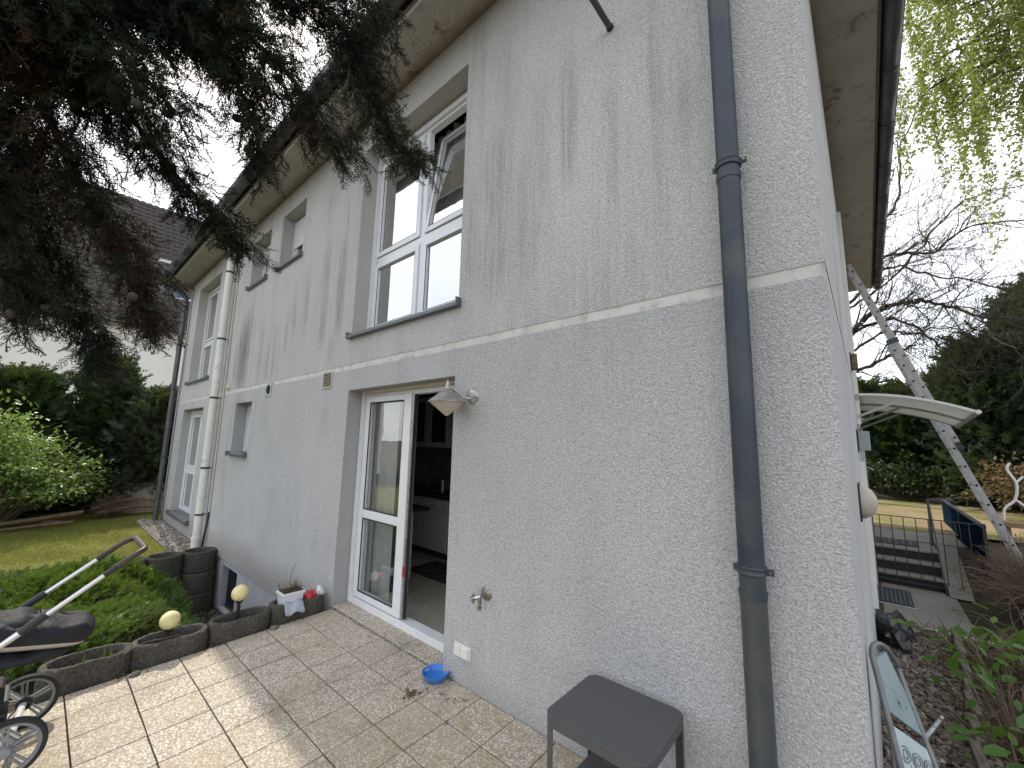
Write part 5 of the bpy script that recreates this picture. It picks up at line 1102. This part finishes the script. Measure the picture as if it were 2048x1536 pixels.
print('CYP', nm.tris(), nb.tris()); nm.build('foliage', M['f_over'], tr, 'stuff'); nb.build('browning_foliage', M['f_over_b'], tr, 'stuff')
cm = None
for c in cones:
    if cm is None:
        o = MB(); v, f = ICO; o.v = [Vector(tuple(x * .0125 * (1 + .05 * ((i * 7) % 3 - 1)))) for i, x in enumerate(v)]; o.f = [tuple(map(int, q)) for q in f]; me = bpy.data.meshes.new('cone'); me.from_pydata([tuple(q) for q in o.v], [], o.f); me.materials.append(M['bark']); me.shade_smooth(); cm = me
    ob = bpy.data.objects.new('cone', cm); link(ob, tr); ob.location = Vector(tuple(c)) - ORG[tr.name]

FE = [feather(RNG, 9), feather(RNG, 8, w=.12), feather(RNG, 10, w=.08)]
def conifer(name, label, cx, cy, z0, H, R, n, size, mat, group, columnar=.5, droop=.15, seed=1, trunk=True, cat='tree', low=0.0, lean=(0, 0)):
    """crown of flat sprays in tufts around limbs: tips stand out unevenly"""
    p = thing(name, label, cat, (cx, cy, z0), group); rng = np.random.default_rng(seed)
    if trunk: MB().tube([(cx, cy, z0 - .1), (cx + lean[0] * .5, cy + lean[1] * .5, z0 + H * .5), (cx + lean[0], cy + lean[1], z0 + H * .93)], [R * .09 + .03, R * .06 + .02, .012], 8).build('trunk', M['bark'], p, smooth=True)
    nl = int(n / 26); nm = NM()
    for i in range(nl):
        h = low + (1 - low) * rng.random() ** .85; prof_ = (1 - h) ** columnar * (.35 + .65 * min(1, (h - low) / .12 + .3)); a = rng.uniform(0, 2 * PI); rr = R * prof_ * rng.uniform(.65, 1.12)
        dirv = np.array([math.cos(a), math.sin(a), .25 + .9 * h - droop]); k = 26
        t = rng.random(k) ** .55; base = np.array([cx + lean[0] * h, cy + lean[1] * h, z0 + H * h * .97]); P_ = base + (dirv * rr)[None] * t[:, None] + rng.normal(size=(k, 3)) * size * .55
        d = dirv[None] + rng.normal(size=(k, 3)) * .42 + np.array([0, 0, .15]); v, f = FE[i % 3]; scatter(nm, v, f, P_, frames(d, rng), size * rng.uniform(.6, 1.3, k))
    nm.build('foliage', M[mat], p, 'stuff'); return p
GL = 'dark conifers of the hedge behind the lawn'
conifer('hedge_conifer', 'dark conifer at the left frame edge behind the bright shrub', -16.2, -4.0, -.35, 3.9, 1.5, 5200, .30, 'f_yew', GL, .45, seed=11)
conifer('hedge_conifer', 'dark conifer behind the bright shrub, second from the left', -16.0, -2.5, -.35, 3.15, 1.35, 5200, .30, 'f_yew', GL, .45, seed=12)
conifer('hedge_conifer', 'dark pointed conifer in front of the blue framed window', -15.8, -.95, -.35, 3.9, .95, 4600, .28, 'f_yew', GL, .55, seed=13)
conifer('hedge_conifer', 'greyish conifer beside the far left corner of the house', -15.2, .15, -.35, 2.95, 1.25, 5600, .28, 'f_yew2', GL, .5, seed=14)
conifer('hedge_conifer', 'greyish conifer half hidden behind the left corner downpipe', -15.0, 1.5, -.35, 2.6, 1.2, 3600, .28, 'f_yew2', GL, .5, seed=15)

# ---- bright broadleaved shrub
def shrub(name, label, c, rad, n_stem, n_leaf, leaf, mat, seed, cat='shrub', up=.6, stem_r=.012, kind=True):
    rng = np.random.default_rng(seed); p = thing(name, label, cat, c); mb = MB(); tips = []
    for i in range(n_stem):
        a = rng.uniform(0, 2 * PI); q = rng.random() ** .5; e = np.array([c[0] + rad[0] * q * math.cos(a), c[1] + rad[1] * q * math.sin(a), c[2] + rad[2] * (1 - .55 * q * q) * rng.uniform(.35, 1)])
        m_ = np.array(c) * .45 + e * .55 + np.array([0, 0, .12 * rad[2]]) + rng.normal(size=3) * .06; pts = smooth_path([tuple(c), tuple(m_), tuple(e)], 5); mb.tube(pts, [stem_r * (1 - .08 * k) for k in range(len(pts))], 5)
        P_ = np.array([tuple(v) for v in pts]); tips.append(P_[4:])
    mb.build('stems', M['twig'], p, 'stuff') if False else mb.build('stems', M['twig'], p)
    T = np.concatenate(tips); nc = max(8, n_leaf // 14); C_c = T[rng.integers(0, len(T), nc)]; idx = rng.integers(0, nc, n_leaf); P_ = C_c[idx] + rng.normal(size=(n_leaf, 3)) * leaf * np.array([1.5, 1.5, .7])
    out = unit(P_ - np.array([c[0], c[1], c[2] + rad[2] * .2])); d = out * .6 + rng.normal(size=(n_leaf, 3)) * .6 + np.array([0, 0, -.12]); d = unit(d)
    upv = np.array([0, 0, 1.]) + rng.normal(size=(n_leaf, 3)) * .30; y = unit(upv - d * (upv * d).sum(1, keepdims=True)); x = np.cross(y, d); nm = NM(); scatter(nm, LEAF_V, LEAF_F, P_, np.stack([x, y, d], 2), leaf * rng.uniform(.5, 1.25, n_leaf)); nm.build('leaves', M[mat], p, 'stuff'); return p
shrub('flowering_shrub', 'bright green young leaved shrub on the left in front of the dark hedge', (-13.6, -2.55, -.35), (1.6, 1.75, 2.6), 240, 14500, .090, 'f_shrub', 21)
shrub('flowering_shrub', 'paler taller shrub at the left frame edge under the overhanging boughs', (-14.6, -3.4, -.35), (1.2, 1.2, 4.1), 60, 1700, .10, 'f_shrub', 22)
# cut branches and junk under the hedge
for i, (a, b, c_, r) in enumerate((((-13.4, -3.4, -.24), (-13.3, -2.3, -.18), (-13.5, -1.25, -.10), .045), ((-13.7, -3.2, -.27), (-13.6, -2.2, -.22), (-13.4, -1.5, -.28), .035), ((-13.1, -3.0, -.30), (-13.2, -2.0, -.27), (-13.1, -1.4, -.24), .028), ((-13.9, -1.1, -.1), (-14.0, -.5, .05), (-14.0, .1, .0), .03), ((-13.8, -1.0, -.2), (-13.9, -.4, -.12), (-13.9, .2, -.15), .04))):
    o = MB().tube(smooth_path([a, b, c_], 5), r, 8).build('cut_branch', M['log'], smooth=True); tag(o, ['thickest long cut branch lying at the foot of the bright shrub', 'second cut branch crossing behind the thickest one', 'thinner cut branch lying in front on the lawn edge', 'pale pole lying across the brush beside the house corner', 'short brown log in the brush beside the house corner'][i], 'branch', 'cut branches under the hedge')
shrub('brush_pile', 'heap of brown cut twigs near the left corner downpipe', (-14.0, -.75, -.35), (.5, .5, .75), 160, 350, .05, 'f_brown', 23, cat='brush heap', stem_r=.008)
tb = thing('garden_tub', 'old greenish tub half hidden behind the left corner downpipe', 'tub', (-15.2, .1, -.35)); MB().lathe([(.38, 0), (.45, .7), (.48, .72), (.46, .74), (.43, .72), (.36, .1), (0, .1)], (-14.7, .0, -.35), 24, sx=1, sy=1.3).build('tub_body', M['lining'], tb, smooth=True); MB().lathe([(.455, .0), (.49, .02), (.45, .05)], (-14.7, 0, .36), 24, sx=1, sy=1.3).build('tub_rim', M['ring'], tb, smooth=True)

# ---- low spreading juniper between the terrace and the lawn
jp = thing('juniper', 'low spreading bright green juniper between the terrace and the lawn', 'shrub', (-6.2, -2.2, -.4)); nj = 17000; x = RNG.uniform(-7.9, -4.42, nj); y = RNG.uniform(-4.4, -.72, nj)
def jh(x, y):
    e = sstep(-.5 - .25 * np.sin(x * 2.1), -1.5, y) * sstep(-7.95, -7.2, x) * sstep(-4.38, -4.75, x)
    return -.50 + .14 * sstep(-6.5, -4.6, x) + e * (.62 - .12 * sstep(-6.6, -4.6, x)) + .07 * np.sin(x * 3.1 + y * 2.2) * e + .05 * np.sin(x * 7.3 - y * 5.1) * e
z = jh(x, y) - RNG.exponential(.05, nj); P_ = np.stack([x, y, z], 1); g = np.stack([jh(x + .05, y) - jh(x - .05, y), jh(x, y + .05) - jh(x, y - .05), np.full(nj, -.1)], 1) * -5
d = np.stack([np.sin(y * 3 + x), np.cos(x * 2.3 + y * .7) * .6 + .5, np.full(nj, .45)], 1) + g * .6 + RNG.normal(size=(nj, 3)) * .45; nm = NM()
for q in range(3): scatter(nm, FE[q][0] * np.array([1, 1, 1.]), FE[q][1], P_[q::3], frames(d[q::3], RNG), .085 * RNG.uniform(.6, 1.4, len(P_[q::3])))
nm.build('foliage', M['f_juni'], jp, 'stuff'); mb = MB()
for k in range(40):
    a = RNG.uniform(0, 2 * PI); l_ = RNG.uniform(.6, 1.6); mb.tube(smooth_path([(-6.1, -2.3, -.45), (-6.1 + l_ * .5 * math.cos(a), -2.3 + l_ * .5 * math.sin(a), -.2), (-6.1 + l_ * math.cos(a), -2.3 + l_ * math.sin(a), -.15)], 3), .012, 5)
mb.build('stems', M['twig'], jp)

# ---- right side: hedge row, tall conifer, brown hedge, flower bed plants, birch, bare tree
GR = 'conifers along the far side of the right garden'
for i, (x, y, h, r, lb_) in enumerate(((-.2, 17.5, 3.6, 1.1, 'dark conifer showing just past the side wall of the house'), (1.15, 17.2, 3.3, 1.15, 'dark conifer seen under the middle of the canopy'), (2.5, 17, 3.9, 1.3, 'dark conifer behind the canopy front bar'), (-1.6, 18, 4.0, 1.2, 'dark conifer hidden mostly behind the house'))):
    conifer('hedge_conifer', lb_, x, y, .1, h, r, 2600, .36, 'f_yew', GR, .35, seed=31 + i, low=.28)
conifer('tall_conifer', 'tall pointed blue green conifer at the right frame edge', 4.3, 17.0, .1, 6.3, 2.1, 9000, .42, 'f_spruce', GR, .6, seed=41)
conifer('tall_conifer', 'shorter blue green conifer just left of the tall pointed one', 2.9, 15.9, .1, 4.5, 1.5, 6500, .38, 'f_spruce', GR, .5, seed=42)
conifer('tall_conifer', 'blue green conifer cut off by the right frame edge', 5.6, 15.0, .1, 5.2, 1.8, 3000, .42, 'f_spruce', GR, .5, seed=43)
shrub('brown_hedge', 'hedge of dead brown leaves behind the ladder', (3.3, 12.6, .1), (1.7, .8, 1.9), 120, 5200, .10, 'f_brown', 44, cat='hedge')
shrub('brown_hedge', 'darker low hedge along the back of the garden, left of the ladder', (.9, 16.0, .1), (2.4, .7, 1.5), 200, 7000, .11, 'f_yew', 45, cat='hedge')
shrub('blossom_tree', 'small tree in pale yellow blossom behind the canopy', (1.6, 20.5, .1), (1.0, 1.0, 4.6), 70, 1500, .12, 'f_pale', 46, cat='tree')
shrub('hydrangea', 'leggy garden plant with fresh green leaves by the pebbles', (.62, 2.35, -.32), (.42, .6, .95), 34, 95, .10, 'f_hyd', 51, cat='plant', stem_r=.005)
shrub('hydrangea', 'leafy plant at the lower right frame edge', (.80, 1.55, -.32), (.42, .45, .80), 40, 110, .11, 'f_hyd', 52, cat='plant', stem_r=.005)
shrub('hydrangea', 'leafy plant between the landing and the right frame edge', (.95, 3.6, -.30), (.55, .7, .95), 44, 140, .12, 'f_hyd', 53, cat='plant', stem_r=.005)
shrub('twiggy_bush', 'dark bare twiggy bush in front of the dark blue panel', (1.45, 5.6, -.3), (.85, 1.0, 1.15), 700, 1300, .03, 'f_brown', 54, cat='bush', stem_r=.005)
shrub('twiggy_bush', 'dark twiggy bush beside the foot of the ladder', (2.1, 7.0, -.2), (.7, 1.0, .95), 300, 500, .03, 'f_brown', 55, cat='bush', stem_r=.005)
nm = NM(); n = 1100; x = RNG.uniform(.38, 1.4, n); y = RNG.uniform(.6, 4.6, n); P_ = np.stack([x, y, gh(x, y)], 1); d = np.array([-.35, -.25, .7]) + RNG.normal(size=(n, 3)) * .5; d[:, 2] = abs(d[:, 2])
scatter(nm, np.array([(-.012, 0, 0), (.012, 0, 0), (.008, .06, .6), (0, .16, 1.)]), np.array([(0, 1, 2), (0, 2, 3)]), P_, frames(d, RNG), RNG.uniform(.10, .40, n)); tag(nm.build('dry_grass', M['twig'], None, 'stuff'), 'dry straw coloured stalks in the flower bed on the right', 'dry grass')
litter('bed_leaves', np.stack([RNG.uniform(.30, 1.3, 900), RNG.uniform(.6, 4.7, 900), np.full(900, -.29)], 1), 'f_brown', .05, 'dead leaves covering the flower bed on the right', 'leaves')
litter('bed_greens', np.stack([RNG.uniform(.36, 1.2, 420), RNG.uniform(.9, 4.7, 420), np.full(420, -.27)], 1), 'f_hyd', .05, 'small fresh green seedlings in the flower bed on the right', 'ground cover')

# bare tree with spreading limbs
bt = thing('bare_tree', 'leafless tree with long crooked limbs spreading above the garden', 'tree', (-.55, 14.2, .1)); segs = NM(); rng = np.random.default_rng(5); mbt = MB(); SEGS = []
def grow(p, d, L, r, lv):
    k = 6 if lv < 2 else 4; pts = [p]; 
    for i in range(k):
        d = unit(d + rng.normal(size=3) * (.20 + .03 * lv) + np.array([.02, 0, .035 if lv else 0])); pts.append(pts[-1] + d * L / k)
    for i in range(k): SEGS.append((pts[i], pts[i + 1], r * (1 - .55 * i / k), r * (1 - .55 * (i + 1) / k)))
    if lv >= 5: return
    nch = {0: 0, 1: 5, 2: 6, 3: 5, 4: 4}[lv] 
    for j in range(nch):
        q = rng.uniform(.2, 1); i = min(int(q * k), k - 1); s = rng.choice([-1, 1]); ax = unit(rng.normal(size=3)); dd = unit(d * .7 + np.cross(d, ax) * .75 * s + np.array([0, 0, .08])); grow(pts[i + 1], dd, L * rng.uniform(.42, .68), max(r * .5 * (1 - .4 * q), .0045), lv + 1)
MB().tube(smooth_path([(-.55, 14.2, 0), (-.5, 14.2, 2.0), (-.35, 14.2, 4.0), (-.28, 14.2, 6.6), (-.2, 14.3, 9.5)], 4), [.19 - .009 * i for i in range(17)], 10).build('trunk', M['barkg'], bt, smooth=True)
LB = [([(-.40,14.2,3.7), (-.07,14.00,4.06), (0.49,14.00,4.31), (0.94,14.00,4.54), (1.25,13.80,4.65)], .085), ([(-.35,14.2,4.9), (0.03,14.00,5.42), (0.50,14.00,5.81), (1.06,14.00,5.99), (1.58,14.00,5.93), (2.02,13.80,5.64), (2.50,13.60,5.24), (3.11,13.40,4.94)], .10),
 ([(-.35,14.2,5.0), (0.03,14.00,5.32), (0.70,14.00,5.53), (1.34,14.30,5.34), (1.81,14.50,4.75), (2.15,14.60,5.05), (2.99,14.60,5.12)], .06), ([(-.28,14.2,6.6), (0.00,14.20,7.03), (0.88,14.30,7.62), (1.62,14.20,7.47), (2.00,14.00,7.35), (2.53,14.00,7.85), (3.56,14.00,7.70)], .075),
 ([(-.3,14.2,5.9), (0.01,14.00,6.31), (0.51,13.50,6.67), (1.01,13.30,6.93), (1.55,13.00,6.41), (2.24,13.00,6.07), (3.15,13.00,5.46)], .06), ([(-.4,14.2,4.4), (-0.03,14.00,4.71), (0.69,14.50,5.26), (1.23,14.50,5.13), (1.92,15.00,5.33), (2.69,15.00,5.12)], .05),
 ([(-.2,14.2,8.0), (0.11,14.20,8.53), (0.97,14.40,8.82), (1.40,14.50,9.72), (1.51,14.50,11.04), (1.93,14.50,12.03)], .06), ([(-.25,14.3,6.9), (0.09,14.50,7.45), (0.60,14.50,8.49), (0.98,14.50,9.55), (1.35,14.50,10.59)], .045), ([(-.3,14.3,5.9), (0.04,14.50,6.28), (0.96,15.00,7.05), (1.96,15.00,8.24), (2.77,15.00,9.08), (3.88,15.00,9.09)], .05)]
for pts, r in LB:
    Q = np.array([tuple(v) for v in smooth_path(pts, 5)]); Q = Q + rng.normal(size=Q.shape) * .03; nQ = len(Q)
    for i in range(nQ - 1): SEGS.append((Q[i], Q[i + 1], r * (1 - .75 * i / nQ), r * (1 - .75 * (i + 1) / nQ)))
    for i in range(5, nQ - 1):
        for _ in range(2):
            if rng.random() < .50:
                dm = unit(Q[i + 1] - Q[i]); ax = unit(rng.normal(size=3) + np.array([0, 1.2, 0]) * rng.choice([-1, 1])); grow(Q[i], unit(dm * .8 + np.cross(dm, ax) * .7), rng.uniform(.8, 1.7), max(r * .30 * (1 - .5 * i / nQ), .010), 3)
v, f = [], []
A_ = np.array([s[0] for s in SEGS]); B_ = np.array([s[1] for s in SEGS]); ra = np.array([s[2] for s in SEGS]); rb_ = np.array([s[3] for s in SEGS]); ra = np.maximum(ra, .0040); rb_ = np.maximum(rb_, .0032)
d = unit(B_ - A_); x_ = unit(np.cross(d, [.3, .5, .8])); y_ = np.cross(d, x_); V = []
for P0, R_ in ((A_, ra), (B_, rb_)):
    for k in range(4): an = PI / 2 * k; V.append(P0 + (x_ * math.cos(an) + y_ * math.sin(an)) * R_[:, None])
V = np.stack(V, 1); F = np.array([(k, (k + 1) % 4, 4 + (k + 1) % 4, 4 + k) for k in range(4)]); nm = NM(); nm.add(V.reshape(-1, 3), (F[None] + (np.arange(len(V)) * 8)[:, None, None]).reshape(-1, 4)); nm.build('limbs', M['barkg'], bt, smooth=True)

# birch: boughs from the right with hanging strings of small young leaves
bi = thing('birch_tree', 'birch with long hanging strings of small young leaves at the upper right', 'tree', (5.6, 9.5, 0)); MB().tube(smooth_path([(5.6, 9.5, 0), (5.5, 9.5, 5), (5.3, 9.4, 10), (5.1, 9.3, 14)], 4), [.2 - .011 * i for i in range(13)], 10).build('trunk', M['white_pot'], bi, smooth=True)
lm = MB(); nm = NM(); st = NM(); rng = np.random.default_rng(8)
for (z0, ex, ey, ez_, n_) in ((7.0, 1.25, 9.0, 9.0, 40), (8.6, 1.55, 9.3, 10.6, 50), (10.5, 1.6, 8.6, 12.6, 46), (8.0, 1.9, 8.8, 9.6, 50), (9.2, 2.6, 9.2, 11.4, 50), (6.6, 1.75, 8.6, 8.4, 26), (7.6, 1.45, 9.2, 9.7, 34), (8.8, 1.35, 8.7, 11.3, 40), (9.6, 1.9, 9.8, 12.2, 36), (7.2, 2.5, 9.9, 8.8, 26), (10.2, 2.4, 8.3, 12.6, 30), (6.0, 2.9, 8.8, 7.3, 20), (8.2, 3.1, 9.0, 10.4, 30), (9.0, 3.6, 8.6, 11, 24)):
    pts = smooth_path([(5.45, 9.45, z0), (4.2, (ey + 9.4) / 2, (z0 + ez_) / 2 + .7), (ex + .7, ey, ez_ + .15), (ex, ey, ez_ - .25)], 7); lm.tube(pts, [.06 - .054 * i / (len(pts) - 1) for i in range(len(pts))], 6); P_ = np.array([tuple(q) for q in pts])
    for j in range(n_):
        q = P_[rng.integers(6, len(P_))] + rng.normal(size=3) * np.array([.28, .30, .16]); L = rng.uniform(.7, 2.2); k = int(L / .16); s_ = [q]; dd = np.array([rng.normal() * .35, rng.normal() * .35, -.35])
        for i in range(k): dd = unit(dd + np.array([0, 0, -.45]) + rng.normal(size=3) * .12); s_.append(s_[-1] + dd * .16)
        s_ = np.array(s_); v, f = [], []
        for i in range(k): prism_seg(v, f, s_[i], s_[i + 1], .0035, .003)
        st.add(v, f); nlf = int(L * 62); t = rng.uniform(0, k, nlf); i0 = np.minimum(t.astype(int), k - 1); Pl = s_[i0] + (s_[i0 + 1] - s_[i0]) * (t - i0)[:, None] + rng.normal(size=(nlf, 3)) * .045
        scatter(nm, LEAF_V[[0, 1, 3, 5]] * np.array([1.2, 1, 1]), np.array([(0, 1, 2), (0, 2, 3)]), Pl, frames(rng.normal(size=(nlf, 3)) + [0, 0, -.7], rng), .078 * rng.uniform(.5, 1.2, nlf))
lm.build('limbs', M['bark'], bi, smooth=True); st.build('hanging_twigs', M['bark'], bi, 'stuff'); nm.build('leaves', M['f_birch'], bi, 'stuff')
